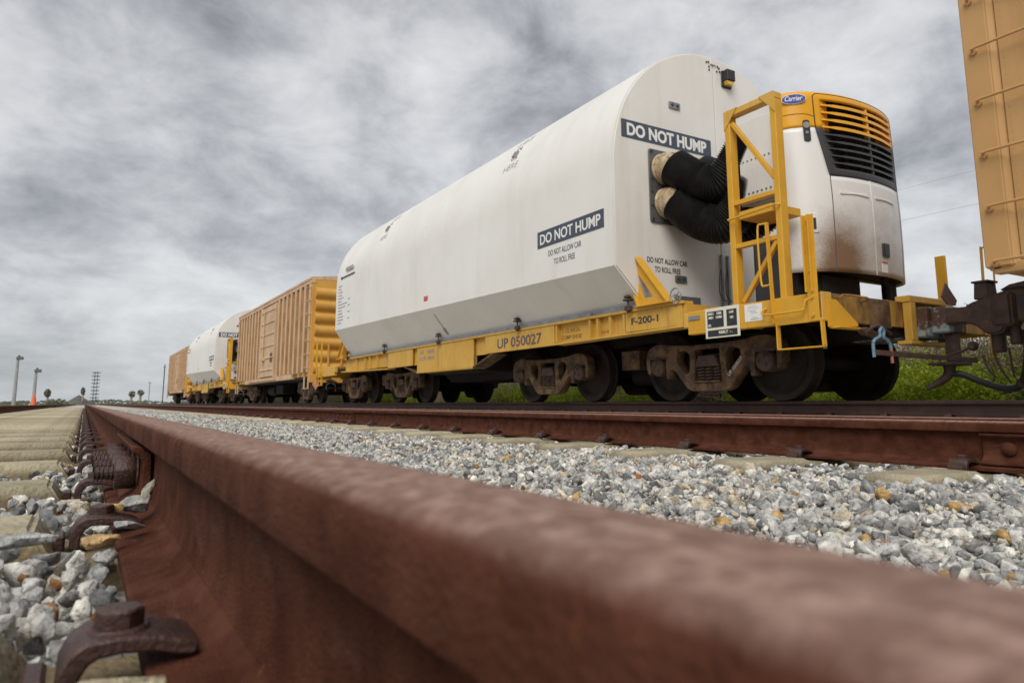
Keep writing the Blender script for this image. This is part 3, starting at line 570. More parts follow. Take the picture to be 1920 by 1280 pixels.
    # both end platforms (span bolsters)
    for Y in (1, -1):
        fy = (lambda y: y) if Y == 1 else MY
        def B(mb, x0, x1, y0, y1, z0, z1): mb.box(x0, x1, *sorted((fy(y0), fy(y1))), z0, z1)
        q = MB(); B(q, CX-.42, CX+.42, 4.45, 11.0, 1.02, 1.205); B(q, CX-.30, CX+.30, 7.0, 9.6, .80, 1.02); q.build('span_bolster', M_UNDER, c)
        q = MB(); B(q, SX+.75, SX+1.0, 8.0, 8.4, .80, 1.08); q.build('brake_box', M_TRUCK, c, bevel=.006)
        q = MB(); q.cyl((SX+1.25, fy(8.0), .72), (SX+1.25, fy(8.6), .72), .14, 20); q.build('air_reservoir', M_UNDER, c)
        for sd_, X in ((1, 6.20), (-1, MXs(6.20))):
            def bx(mb, a, b_, y0, y1, z0, z1): mb.box(*sorted((X+sd_*a, X+sd_*b_)), *sorted((fy(y0), fy(y1))), z0, z1)
            q = MB(); bx(q, .0, .09, 4.46, 6.20, 1.115, 1.39); q.build('platform_beam', M_YELB if Y == 1 else M_YEL, c, bevel=.008)
            q = MB(); bx(q, -.012, -.001, 4.42, 4.95, 1.105, 1.392); q.build('step_plate', M_YELB, c, bevel=.004)
            q = MB(); bx(q, .0, .09, 6.20, 6.27, 1.20, 1.375); q.build('beam_tip', M_YEL, c, bevel=.01)
            # equipment frame: two tall posts, rails and a brace
            if Y == 1 and sd_ == 1:
                Xp = X+sd_*.04
                fr = MB(); fr.box(*sorted((Xp, Xp+sd_*.12)), 5.455, 5.53, 1.39, 3.60); fr = fr.build('equipment_frame', M_YELB, c, bevel=.006)
                q = MB(); q.box(*sorted((Xp, Xp+sd_*.12)), 4.82, 4.895, 1.39, 3.60); q.build('post', M_YELB, fr, bevel=.006)
                q = MB(); q.box(*sorted((Xp, Xp+sd_*.12)), 4.82, 5.53, 3.60, 3.675); q.build('top_rail', M_YEL, fr, bevel=.006)
                for z in (2.06, 2.56):
                    q = MB(); q.box(*sorted((Xp+sd_*.004, Xp+sd_*.07)), 4.896, 5.454, z-.026, z+.026); q.build('cross_rail', M_YELB, fr, bevel=.004)
                q = MB(); q.bar((Xp+sd_*.04, 5.44, 3.52), (Xp+sd_*.04, 4.90, 2.72), .05, .05, (1, 0, 0)); q.build('brace', M_YELB, fr, bevel=.004)
                q = MB(); q.bar((Xp+sd_*.04, 4.90, 2.04), (Xp+sd_*.04, 5.40, 1.42), .05, .05, (1, 0, 0)); q.build('brace', M_YELB, fr, bevel=.004)
                for yy, s3 in ((5.53, -1), (4.82, 1)):
                    q = MB(); q.prism([(yy, 3.677), (yy+s3*.20, 3.677), (yy, 3.44)], 'x', *sorted((Xp-sd_*.010, Xp-sd_*.002))); q.build('gusset', M_YEL, fr)
                q = MB(); q.tube([(Xp-sd_*.01, 5.52, 2.37), (Xp-sd_*.05, 5.50, 2.37), (Xp-sd_*.05, 4.84, 2.40), (Xp-sd_*.01, 4.82, 2.40)], .012, 8); q.build('grab_iron', M_YELB, fr)
                q = MB(); q.box(*sorted((Xp+sd_*.02, Xp+sd_*.5)), 4.95, 5.40, 2.36, 2.45); q.build('shelf_bracket', M_YELB, fr, bevel=.004)
            # ladder rail with hand loop
            xa = X-sd_*.03; fy0 = fy; fy = (lambda y, f=fy0: f(9.39-y)) if sd_ == -1 else fy0
            q = MB(); q.bar((xa, fy(4.93), 1.13), (xa, fy(4.96), 2.22), .05, .012, (0, 1, 0)); lad = q.build('hand_post', M_YELB, c)
            q = MB(); q.tube(catmull([(xa, fy(4.95), 2.20), (xa-sd_*.01, fy(5.02), 2.21), (xa-sd_*.02, fy(5.065), 2.15), (xa-sd_*.02, fy(5.055), 1.60), (xa-sd_*.01, fy(5.01), 1.54), (xa, fy(4.95), 1.55)], 5), .011, 7); q.build('hand_loop', M_YELB, lad)
            # corner post: channel with flange, bolts
            q = MB(); q.box(*sorted((xa+sd_*.0, xa+sd_*.010)), *sorted((fy(4.40), fy(4.52))), 1.11, 2.19); q.box(*sorted((xa-sd_*.035, xa)), *sorted((fy(4.505), fy(4.52))), 1.40, 2.19); q.box(*sorted((xa-sd_*.035, xa)), *sorted((fy(4.44), fy(4.450))), 1.40, 2.19)
            cp = q.build('corner_post', M_YELB, c, bevel=.003)
            q = MB()
            for z in (1.17, 1.35, 1.62, 2.14): q.hexbolt((xa-sd_*.001, fy(4.46), z), (-sd_, 0, 0), .018, .02)
            q.build('bolt', M_YELB, cp)
            fy = fy0
            # sill step hanging below, and the long grab iron
            q = MB()
            for (p0, p1) in (((4.92, 1.14), (4.92, .865)), ((4.40, 1.14), (4.39, .865))): q.bar((X+sd_*.01, fy(p0[0]), p0[1]), (X+sd_*.01, fy(p1[0]), p1[1]), .062, .014, (0, 1, 0))
            q.box(*sorted((X-sd_*.02, X+sd_*.04)), *sorted((fy(4.385), fy(4.927))), .850, .864); q.build('sill_step', M_YELB, c, bevel=.003)
            q = MB(); q.tube(catmull([(X-sd_*.01, fy(5.04), 1.30), (X-sd_*.06, fy(5.06), 1.265), (X-sd_*.07, fy(5.0), 1.225), (X-sd_*.07, fy(4.60), 1.225), (X-sd_*.06, fy(4.55), 1.25), (X-sd_*.05, fy(4.53), 1.32), (X-sd_*.01, fy(4.50), 1.34)], 5), .011, 8); q.build('grab_iron', M_YELB, c)
        # end sill across the car
        q = MB(); B(q, 6.21, MXs(6.21), 4.40, 4.46, 1.115, 1.395); q.build('end_sill', M_YELD if Y == 1 else M_YEL, c, bevel=.004)
        q = MB(); B(q, 6.20, 6.36, 4.385, 4.399, 1.112, 1.40); q.build('corner_plate', M_YEL, c, bevel=.004); q = MB(); B(q, MXs(6.36), MXs(6.20), 4.385, 4.399, 1.112, 1.40); q.build('corner_plate', M_YEL, c, bevel=.004)
        q = MB(); B(q, 6.30, MXs(6.30), 4.47, 6.20, 1.33, 1.388); q.build('platform_floor', M_YELD, c)
        q = MB(); B(q, 6.98, 7.34, 4.386, 4.398, 1.09, 1.385); q.build('patch_plate', M_TRUCK, c)
        q = MB(); q.tube(catmull([(6.42, fy(4.40), 1.345), (6.42, fy(4.32), 1.35), (6.46, fy(4.31), 1.372), (6.80, fy(4.31), 1.372), (6.85, fy(4.32), 1.35), (6.85, fy(4.40), 1.34)], 5), .011, 8); q.build('grab_iron', M_YELD, c)
        # draft gear housing and striker
        q = MB(); B(q, CX-.24, CX+.62, 4.30, 4.46, 1.385, 1.455); B(q, CX-.23, CX-.13, 4.30, 4.39, .97, 1.385); B(q, CX+.40, CX+.50, 4.30, 4.39, .97, 1.385); B(q, CX-.26, CX+.56, 4.30, 4.46, .93, .97); q.build('striker_frame', M_YEL, c, bevel=.006)
        q = MB(); B(q, CX-.12, CX+.39, 4.20, 5.1, 1.0, 1.33); B(q, CX-.06, CX+.30, 4.02, 4.20, 1.04, 1.32); q.build('draft_housing', M_BLUER, c, bevel=.015)
        q = MB(); B(q, CX+.05, CX+.17, 4.03, 4.13, .73, 1.03); B(q, CX-.14, CX+.26, 3.98, 4.22, .70, .73); q.build('pin_bracket', M_CAST, c, bevel=.006)
        q = MB(); q.prism([(6.27, 1.325), (6.37, 1.325), (6.70, 1.10), (6.70, 1.075), (6.285, 1.05)], 'y', *sorted((fy(4.345), fy(4.36)))); gb = q.build('lever_bracket', M_YELB, c)
        q = MB(); q.box(6.27, 6.285, *sorted((fy(4.361), fy(4.384))), 1.05, 1.325); q.build('bracket_web', M_YELB, gb)
        q = MB(); q.box(6.29, 6.70, *sorted((fy(4.26), fy(4.384))), 1.036, 1.0495); q.build('bracket_foot', M_YELB, gb)
        q = MB(); q.prism([(6.53, 1.02), (6.62, 1.05), (6.98, .955), (6.98, .93), (6.60, .975)], 'y', *sorted((fy(4.20), fy(4.26)))); q.build('lever_guide', M_TRUCK, gb)
        q = MB(); q.tube(catmull([(6.62, fy(4.20), 1.0), (6.64, fy(4.16), 1.045), (6.72, fy(4.15), 1.06), (6.84, fy(4.15), 1.03), (6.92, fy(4.15), .99)], 6), .016, 7); q.build('lever_rod', M_CAST, gb)
        coupler(c, fy(4.05), -1 if Y == 1 else 1)
        # uncoupling lever with its bent blue handle, and the flat carrier bar
        q = MB(); q.tube(catmull([(6.600, fy(4.14), .75), (6.600, fy(4.14), .87), (6.630, fy(4.14), .92), (6.715, fy(4.14), .955), (6.725, fy(4.14), 1.01), (6.755, fy(4.14), 1.045), (6.790, fy(4.14), 1.01), (6.780, fy(4.14), .955), (6.820, fy(4.14), .93), (6.875, fy(4.14), .895), (6.890, fy(4.14), .84)], 6), .0155, 8); lv = q.build('uncoupling_handle', M_BROD, c)
        q = MB(); q.cyl((6.890, fy(4.14), .842), (6.895, fy(4.14), .70), .0155, 8); q.build('handle_tip', M_RROD, lv)
        q = MB(); q.bar((6.66, fy(4.17), .80), (8.15, fy(3.98), .755), .03, .05); q.build('carrier_bar', M_CAST, c, bevel=.003)
    # hose hanging from the coupler end
    q = MB(); q.tube(catmull([(CX+.03, 4.09, .70), (CX+.02, 4.10, .62), (CX+.0, 4.14, .56), (CX-.05, 4.22, .50), (CX-.09, 4.29, .46)], 6), lambda i: .062-.0016*i, 12); q.build('hose_bracket', M_CAST, c)
    q = MB(); q.tube(catmull([(CX+.02, 4.07, .61), (CX+.05, 3.98, .60), (CX+.08, 3.84, .53), (CX+.09, 3.66, .46), (CX+.08, 3.52, .455), (CX+.08, 3.46, .50), (CX+.05, 3.42, .52)], 8), .034, 12); q.build('brake_hose', M_RUB, c)
    # diamond marker plate
    q = MB(); q.prism([(CX+.05, 1.345), (CX-.055, 1.42), (CX+.045, 1.575), (CX+.235, 1.40), (CX+.20, 1.34)], 'y', 4.06, 4.075); q.build('marker_plate', M_SIGNR, c)
    # lettering and plates, on the side the camera sees
    text('UP 050027', .235, M_PURP, c, frame_side(SX-.0075, 10.16, 1.265), width=1.42, bold=.004)
    text('F-200-1', .125, M_DLET, c, frame_side(SX-.0015, 7.02, 1.345), width=.52, bold=.003)
    text('1 1/2 INCH-\nCOMP SHOE', .085, M_BRN, c, frame_side(SX+.063, 8.74, 1.375), width=.52, bold=.001)
    text('JACK HERE', .062, M_BRN, c, frame_side(SX+.063, 7.90, 1.29), width=.24)
    text('LWT    140000\nLD LMT 280000', .115, M_FADE, c, frame_side(SX-.0055, 13.92, 1.36), width=.80)
    X = 6.20
    q = MB(); q.box(X-.016, X-.004, 5.405, 5.905, 1.045, 1.392); pl = q.build('stencil_plate', M_CREAM, c, bevel=.002)
    q = MB(); q.box(X-.0185, X-.0165, 5.625, 5.868, 1.165, 1.352); q.box(X-.0185, X-.0165, 5.435, 5.580, 1.165, 1.352); q.box(X-.0185, X-.0165, 5.435, 5.868, 1.062, 1.135); q.build('stencil_field', M_BLK, pl)
    for s, y, z, sz, wd in (('8801', 5.815, 1.312, .036, .085), ('4801', 5.815, 1.268, .036, .075), ('DER', 5.685, 1.312, .036, .075), ('OMER', 5.690, 1.268, .036, .095), ('LUB', 5.508, 1.308, .034, .062), ('NO', 5.505, 1.248, .036, .048), ('OPL', 5.835, 1.180, .034, .05), ('REBLT  - .', 5.600, 1.090, .042, .20)):
        text(s, sz, M_CREAM, pl, frame_side(X-.0195, y, z), ext=.0006, width=wd, bold=.0015)
    q = MB(); q.box(X-.004, X-.001, 5.10, 5.335, 1.185, 1.372); pp = q.build('paper_card', M_WLET, c)
    q = MB()
    for z in (1.345, 1.325, 1.30, 1.285, 1.27, 1.225, 1.21, 1.20): q.box(X-.0052, X-.0042, 5.14+random.uniform(0, .05), 5.24+random.uniform(0, .06), z, z+.004)
    q.build('print_line', M_FADE, pp)
    q = MB(); q.box(X-.012, X-.001, 6.0, 6.18, 1.285, 1.335); q.build('name_tag', M_GREY, c, bevel=.002)
    return c

def clamp_dog(x, y, z, parent):
    q = MB(); q.box(x-.09, x-.03, y-.05, y+.05, z-.07, z-.01); q.cyl((x-.06, y, z-.10), (x-.06, y, z+.13), .013, 8); q.hexbolt((x-.06, y, z-.06), (0, 0, -1), .03, .03); q.box(x-.11, x-.01, y-.055, y+.055, z+.06, z+.085); q.box(x-.10, x-.02, y-.045, y+.045, z+.10, z+.13)
    q.build('clamp', M_CAST, parent, bevel=.004)

R0, ZC = 1.97, 3.50
def make_container(label, group=None):
    Y0, Y1 = 7.10, 19.15
    c = thing('rocket_segment_cover', label, 'container', (CX, 13.26, 1.556), group); c.name = 'arched_container'
    def sect(y):
        u = (y-Y0)/(Y1-Y0); zk = 2.085+.215*u
        P2 = [(CX-1.50, 1.612), (CX-R0, zk)]+[(CX-R0*math.cos(a), ZC+R0*math.sin(a)) for a in np.linspace(0, PI, 65)]+[(CX+R0, zk), (CX+1.50, 1.612)]
        return [(a, y, z) for a, z in P2]
    ysn = [Y0]+list(np.linspace(Y0+.35, Y1-.35, 12))+[Y1]
    q = MB(); m = len(sect(0))
    for y in ysn: q.v += sect(y)
    q.f = [(j*m+i, j*m+(i+1) % m, (j+1)*m+(i+1) % m, (j+1)*m+i) for j in range(len(ysn)-1) for i in range(m)]+[tuple(range(m)), tuple((len(ysn)-1)*m+i for i in range(m-1, -1, -1))]
    sh = q.build('shell', M_WHITE, c, smooth=25)
    # end wall set into the shell in two leaves with the seam between them
    for s2, (a0, a1) in enumerate(((0, PI/2-.0035), (PI/2+.0035, PI))):
        r = R0-.022; pts = [(CX-r*math.cos(a), ZC+r*math.sin(a)) for a in np.linspace(a0, a1, 34)]
        if s2 == 0: pts = [(CX-.007, 1.625), (CX-1.478, 1.625), (CX-r, 2.09)]+pts[:-1]+[(CX-.007, ZC+r)]
        else: pts = [(CX+.007, ZC+r)]+pts[1:]+[(CX+r, 2.09), (CX+1.478, 1.625), (CX+.007, 1.625)]
        q = MB(); q.prism(pts, 'y', Y0-.016, Y0-.001); q.build('end_wall', M_WHITE2, c, bevel=.004)
    q = MB(); q.box(CX-1.56, CX+1.56, Y0-.25, Y1+.02, 1.5565, 1.611); q.build('base_channel', M_STRIP, c)
    # hardware on the end wall
    yE = Y0-.017
    q = MB(); q.prism([(CX-.06, ZC+R0-.02), (CX-.06, ZC+R0-.13), (CX+.06, ZC+R0-.13), (CX+.06, ZC+R0-.02)], 'y', yE-.022, yE-.001); hp = q.build('hinge_plate', M_WHITE2, c, bevel=.006)
    q = MB()
    for a, z in ((-.13, .06), (-.09, .05), (-.08, .12), (.10, .08), (.13, .10), (.08, .16), (-.08, .17), (.14, .15)): q.hexbolt((CX+a, yE-.001, ZC+R0-z-.05), (0, -1, 0), .014, .012)
    q.build('bolt', M_DGREY, hp)
    for z in (4.515, 1.995):
        q = MB(); q.prism(roundpoly([(6.875, z-.05), (7.085, z-.05), (7.085, z+.05), (6.875, z+.05)], .02), 'y', yE-.02, yE-.001); lp = q.build('lock_plate', M_GREY if z > 3 else M_PANEL, c, bevel=.003)
        q = MB()
        for a in (6.93, 7.03): q.hexbolt((a, yE-.021, z), (0, -1, 0), .022, .012)
        q.build('bolt', M_DGREY, lp)
    q = MB(); q.prism(roundpoly([(7.965, 5.03), (8.175, 5.03), (8.175, 5.30), (7.965, 5.30)], .03), 'y', yE-.025, yE-.001); q.box(7.985, 8.155, yE-.12, yE-.025, 5.12, 5.29); mk_ = q.build('marker_lamp', M_BOXG, c, bevel=.008)
    q = MB(); q.prism([(7.995, 5.115), (8.145, 5.115), (8.12, 5.06), (8.02, 5.06)], 'y', yE-.10, yE-.026); q.build('lens', M_AMBER, mk_)
    # duct panel and its bolts
    q = MB(); q.prism(roundpoly([(6.455, 2.74), (7.50, 2.74), (7.50, 3.785), (6.455, 3.785)], .04), 'y', yE-.022, yE-.001); dp = q.build('duct_panel', M_PANEL, c, bevel=.004)
    q = MB()
    for k in range(6):
        for a, z in ((6.50, 2.79+k*.19), (6.50+k*.19, 3.745), (6.50+k*.19, 2.78)): q.hexbolt((a, yE-.023, z), (0, -1, 0), .017, .014)
    q.build('bolt', M_DGREY, dp)
    for a, z in ((6.70, 3.515), (6.735, 3.03), (7.22, 3.53), (7.24, 3.05)):
        q = MB(); q.tube(catmull([(a, yE-.02, z), (a+.005, yE-.09, z-.003), (a+.02, yE-.17, z-.015), (a+.04, yE-.24, z-.035)], 4), lambda i: .216-.0005*i+.006*math.sin(i*2.1), 26); q.build('duct_collar', M_TAPE, c)
    q = MB(); q.box(6.915, 7.32, yE-.03, yE-.001, 1.635, 1.76); q.cyl((6.86, yE-.02, 1.71), (6.915, yE-.02, 1.71), .012, 8); q.build('vent_box', M_PANEL, c, bevel=.004)
    for a in (CX-.02, CX+.11):
        q = MB(); q.box(a-.016, a+.016, yE-.03, yE-.001, 1.66, 2.42); q.build('lock_rod', M_GREY, c)
        q = MB(); q.tube(catmull([(a-.05, yE-.04, 2.20), (a-.10, yE-.05, 2.05), (a-.10, yE-.05, 1.85), (a-.02, yE-.05, 1.76), (a+.05, yE-.04, 1.75)], 6), .006, 6); q.build('lock_cable', M_BLK, c)
    # signs on the end
    q = MB(); q.box(5.995, 7.685, yE-.004, yE-.001, 3.872, 4.128); sg = q.build('warning_sign', M_NAVY, c)
    text('DO NOT HUMP', .235, M_WLET, sg, frame_end(6.84, yE-.0055, 3.918), width=1.50, bold=.009)
    text('DO NOT ALLOW CAR\nTO ROLL FREE', .104, M_DLET, c, frame_end(6.753, yE-.002, 2.185), width=.735, bold=.0012)
    # signs on the side
    xS = CX-R0
    q = MB(); q.box(xS-.004, xS-.001, 7.29, 8.915, 2.637, 2.897); sg = q.build('warning_sign', M_NAVY, c)
    text('DO NOT HUMP', .22, M_WLET, sg, frame_side(xS-.0055, 8.10, 2.690), width=1.48, bold=.004)
    text('DO NOT ALLOW CAR\nTO ROLL FREE', .125, M_DLET, c, frame_side(xS-.002, 8.215, 2.475), width=.82, bold=-.0005)
    q = MB(); q.box(xS-.004, xS-.001, 12.98, 13.17, 2.36, 2.46); q.build('red_placard', M_RED, c)
    # arrow and fine print at the far end
    q = MB(); q.prism([(18.80, 3.690), (18.66, 3.73), (18.66, 3.705), (17.62, 3.705), (17.62, 3.675), (18.66, 3.675), (18.66, 3.65)], 'x', xS-.012, xS-.001); q.build('direction_arrow', M_DLET, c)
    q = MB(); q.box(xS-.012, xS-.001, 17.75, 18.35, 3.83, 3.92); q.build('print_line', M_FADE, c)
    q = MB()
    for k in range(13):
        z = 3.46-.085*k; ln = random.uniform(.25, .85 if k > 2 else 1.0); q.box(xS-.003, xS-.001, 18.95-ln, 18.95, z, z+.032)
        if k > 4 and k % 2: q.box(xS-.003, xS-.001, 17.95, 18.12, z, z+.03)
    q.build('print_line', M_FADE, c)
    # lifting lugs on the haunch with LIFT / HERE stencils
    def tang(y, deg, r): # frame lying on the arch: x to -Y, y up round the arc
        a = math.radians(deg); n_ = Vector((-math.cos(a), 0, math.sin(a))); up = Vector((math.sin(a), 0, math.cos(a))); xd = Vector((0, -1, 0)); o = Vector((CX, y, ZC))+n_*r
        return Matrix(((xd.x, up.x, n_.x, o.x), (xd.y, up.y, n_.y, o.y), (xd.z, up.z, n_.z, o.z), (0, 0, 0, 1)))
    for y in (10.0, 16.0):
        Mx = tang(y, 32, R0)
        for s, dg in (('LIFT', 40), ('HERE', 22)):
            text(s, .20, M_FADE, c, tang(y, dg, R0+.002), width=.46, bold=-.004)
        q = MB(); q.prism(roundpoly([(-.10, -.12), (.10, -.12), (.10, .17), (-.10, .17)], .05), 'z', -.02, .004); me = q.build('lift_pad', M_WHITE, c); me.data.transform(Matrix.Translation(rootloc(c))); me.data.transform(Mx); me.data.transform(Matrix.Translation(-rootloc(c)))
        q = MB(); q.box(-.045, -.028, -.09, .05, .004, .050); q.box(.028, .045, -.09, .05, .004, .050)
        for a, b_ in ((-.07, .14), (.07, .14), (0, .14), (.07, .10), (-.08, -.10), (.08, -.10)): q.hexbolt((a, b_, .004), (0, 0, 1), .014, .014)
        lu = q.build('lift_lug', M_GREY, me); lu.data.transform(Matrix.Translation(rootloc(c))); lu.data.transform(Mx); lu.data.transform(Matrix.Translation(-rootloc(c)))
    # drain mark and ID tag low on the chamfer
    u = (12.6-Y0)/(Y1-Y0); zk = 2.085+.215*u
    def cham(v, y, off): # v 0 at kink .. 1 at deck
        return (CX-R0+v*(R0-1.5)-off*.72, y, zk+(1.612-zk)*v-off*.68)
    q = MB(); q.bar(cham(.18, 12.86, .002), cham(.66, 12.86, .002), .014, .003, (1, 0, -1)); q.build('drain_line', M_PANEL, c)
    q = MB(); q.bar(cham(.66, 12.86, .003), cham(.86, 12.86, .003), .10, .004, (-.7, 0, -.7)); q.build('id_tag', M_GREY, c)
    q = MB(); q.bar((CX-R0*math.cos(.23)-.001, 13.2, ZC+R0*math.sin(.23)), (CX-R0*math.cos(.06)-.001, 13.1, ZC+R0*math.sin(.06)), .012, .004, (-1, 0, 0)); q.build('scratch', M_FADE, c)
    for y in (7.26, 10.1, 13.21, 16.28, 19.08): clamp_dog(SX-.005, y, 1.60, c)
    return c

def make_unit(label, group=None):
    c = thing('refrigeration_unit', label, 'cooling unit', (CX, 5.0, 1.75), group)
    HW, DB, D0 = 1.01, 5.20, .47; Z0, Z1 = 1.76, 3.93
    def plan(u, ins=0.):                        # u in -1..1 along the front, returns x, y
        a = abs(u); s = math.copysign(1, u)
        th_ = a*PI/2; p = 2.05
        cx_, sx_ = math.cos(th_), math.sin(th_)
        den = (abs(cx_)**p+abs(sx_)**p)**(1/p)
        return (CX+s*(HW-ins)*sx_/den, DB-(D0-ins)*cx_/den)
    def pos(u, z, ins=0.):
        i2 = ins
        if z > Z1-.10: i2 += .10*(1-math.sqrt(max(0, 1-((z-(Z1-.10))/.10)**2)))
        lean = .055*max(0, (z-2.6))/1.3 + .03*max(0, (2.2-z))
        x_, y_ = plan(u, i2); k = 1-abs(u)**4
        return (x_, y_+lean*k, z)
    us = np.linspace(-1, 1, 241); tbu = np.linspace(-1, 1, 2001)
    def xrel(u): return (plan(u)[0]-CX)/HW
    tbx = np.array([xrel(u) for u in tbu]); uof = lambda xr: float(np.interp(xr, tbx, tbu))
    ZL, ZO0, ZH, ZO1 = 2.875, 2.965, 3.45, 3.80
    clp = lambda v: max(0., min(1., v))
    def gl(z): return .665-.10*clp((ZH-z)/(ZH-ZO0))-.03*clp((z-ZH)/.4)*0
    def edge(z): return .745-.105*clp((ZH-z)/(ZH-ZL))
    segs = [16, 4, 36, 4, 16]
    def cols(z):
        br = [-1, -uof(edge(z)), -uof(gl(z)), uof(gl(z)), uof(edge(z)), 1]; out = []
        for k in range(5): out += list(np.linspace(br[k], br[k+1], segs[k]+1)[:-1])
        return out+[1.]
    zrows = []; zt = [(Z0, ZL, 18), (ZL, ZO0, 3), (ZO0, ZH, 10), (ZH, ZO1, 8), (ZO1, Z1-.10, 2)]
    for a_, b_, n in zt: zrows += list(np.linspace(a_, b_, n+1)[:-1])
    zrows += list(Z1-.10+.10*np.sin(np.linspace(0, PI/2, 10)))
    allv = []; nc = sum(segs)+1
    for z in zrows: allv += [pos(u, z) for u in cols(z)]
    faces = {'hood': [], 'grille': [], 'white': []}
    for j in range(len(zrows)-1):
        zm = (zrows[j]+zrows[j+1])/2
        for i in range(nc-1):
            sec = 0 if i < 16 else 1 if i < 20 else 2 if i < 56 else 3 if i < 60 else 4
            front = sec in (1, 2, 3)
            if sec == 2 and ZO0 < zm < ZO1: continue
            k = 'hood' if zm > ZH else 'grille' if front and zm > ZL else 'white'
            faces[k].append((j*nc+i, j*nc+i+1, (j+1)*nc+i+1, (j+1)*nc+i))
    mats = {'hood': M_ORANGE, 'grille': M_DGREY, 'white': M_UWHITE}; nm = {'hood': 'hood', 'grille': 'grille_surround', 'white': 'body_panel'}
    made = {}
    for k, fs in faces.items():
        used = sorted({i for f in fs for i in f}); rm = {v: i for i, v in enumerate(used)}
        q = MB(); q.v = [allv[i] for i in used]; q.f = [tuple(rm[i] for i in f) for f in fs]
        o = q.build(nm[k], mats[k], c, smooth=40)
        md = o.modifiers.new('thickness', 'SOLIDIFY'); md.thickness = .03; md.offset = -1 if k == 'grille' else -1
        made[k] = o
    # grooves: panel outline in the hood and the seams beside the grille
    for s in (-1, 1):
        q = MB(); q.tube([pos(s*uof(edge(z)), z, .001) for z in np.linspace(ZL, ZO1+.04, 16)]+[pos(s*uof(edge(4)-.03), ZO1+.075, .001)], .007, 6); q.build('groove', M_BLK, c)
    q = MB(); q.tube([pos(uof(xr), ZO1+.075, .001) for xr in np.linspace(-.715, .715, 30)], .006, 6); q.build('groove', M_BLK, c)
    q = MB(); q.tube([pos(uof(xr), ZL, .001) for xr in np.linspace(-.64, .64, 30)], .006, 6); q.build('groove', M_BLK, c)
    q = MB(); q.tube([pos(uof(xr), ZH+.17-.9*max(0, xr+.86)**1.5, .001) for xr in np.linspace(-.999, -.752, 24)], .006, 6); q.build('groove', M_BRN, c)
    # roof, back, floor
    q = MB(); top = [pos(u, Z1) for u in us]; q.add(top+[(CX+HW-.1, DB, Z1), (CX-HW+.1, DB, Z1)], [tuple(range(len(top)+2))]); q.build('roof', M_ORANGE, c)
    q = MB(); q.box(CX-HW+.02, CX+HW-.02, DB-.03, DB+.03, Z0+.02, Z1-.03); q.build('back_plate', M_GREY, c)
    q = MB(); bot = [pos(u, Z0+.03, .03) for u in us]; q.add(bot, [tuple(range(len(bot)))]); q.build('floor_pan', M_UNDER, c)
    # dark core behind the grille
    q = MB(); uu = np.linspace(-.86, .86, 40); q.v = [pos(u, z, .15) for z in (2.90, 3.86) for u in uu]; q.f = [(i, i+1, 40+i+1, 40+i) for i in range(39)]; q.build('radiator_core', M_BLK, c)
    for k in range(13):
        a = -.60+k*.10; q = MB(); x_, y_, _ = pos(a, 3.2, .145); q.box(x_-.004, x_+.004, y_-.012, y_-.002, 2.92, 3.84); q.build('core_fin', M_BOXG, c)
    # louvre slats, curved with the front
    zsl = [3.735, 3.645, 3.555, 3.465] + [3.375, 3.29, 3.205, 3.12, 3.035]
    for i, z in enumerate(zsl):
        or_ = i < 4; uh = uof(gl(z)+.006); usl = list(np.linspace(-uh, uh, 41)); q = MB(); m = len(usl); hh = .046 if or_ else .034
        tap = lambda u: max(.55, min(1., (uh-abs(u))*7))
        for (ins, dz) in ((-.004, -hh*.5), (-.001, hh*.35), (.070, hh*.95), (.072, hh*.5)): q.v += [pos(u, z+dz*tap(u), ins) for u in usl]
        q.f = [(r*m+i2, r*m+i2+1, ((r+1) % 4)*m+i2+1, ((r+1) % 4)*m+i2) for r in range(4) for i2 in range(m-1)]
        q.build('louvre', M_ORANGE if or_ else M_DGREY, c, smooth=40)
    for z0, z1, m_ in ((ZH-.02, ZO1, M_ORANGE), (ZO0, ZH-.022, M_DGREY)):
        q = MB(); a, b_ = pos(.03, z0, .03), pos(.03, z1, .03); q.bar(a, b_, .032, .05, (0, 1, 0)); q.build('mullion', m_, c)
        for s in (-1, 1):                                # shallow cheeks that close the sides of the opening
            q = MB()
            for z in np.linspace(z0, z1, 8): q.v += [pos(s*uof(gl(z)), z, .004), pos(s*(uof(gl(z))-.085), z, .07), pos(s*(uof(gl(z))-.09), z, .16)]
            q.f = [(3*i+k, 3*i+k+1, 3*i+k+4, 3*i+k+3) for i in range(7) for k in (0, 1)]; q.build('grille_cheek', m_, c)
    # seams between the lower doors, latches and stickers
    for xr in (-.64, -.06, .64):
        u = uof(xr); q = MB(); q.tube([pos(u, z, .001 if xr != -.06 else -.002) for z in np.linspace(Z0, ZL-.006, 14)], .006 if xr != -.06 else .010, 6); q.build('door_seam', M_PANEL if xr != -.06 else M_UWHITE, c)
    def patch(x0, x1, z0, z1, off, mat, name, par, rnd=.02, th_=.012):
        # rounded rectangle wrapped on the curved front, given in xrel and z
        P2 = roundpoly([(x0, z0), (x1, z0), (x1, z1), (x0, z1)], rnd, 4); lo_ = []
        tb_u = np.linspace(-1, 1, 2001); tb_x = np.array([xrel(u) for u in tb_u])
        for a, z in P2: lo_.append(float(np.interp(a, tb_x, tb_u)))
        n2 = len(P2); q = MB(); cu = float(np.interp((x0+x1)/2, tb_x, tb_u)); cz = (z0+z1)/2
        q.v = [pos(u, z, -off) for u, (a, z) in zip(lo_, P2)]+[pos(u, z, -off+th_+.004) for u, (a, z) in zip(lo_, P2)]+[pos(cu, cz, -off)]
        q.f = [(i, (i+1) % n2, 2*n2) for i in range(n2)]+[(i, (i+1) % n2, n2+(i+1) % n2, n2+i) for i in range(n2)]
        return q.build(name, mat, par, smooth=30)
    W_ = made['white']
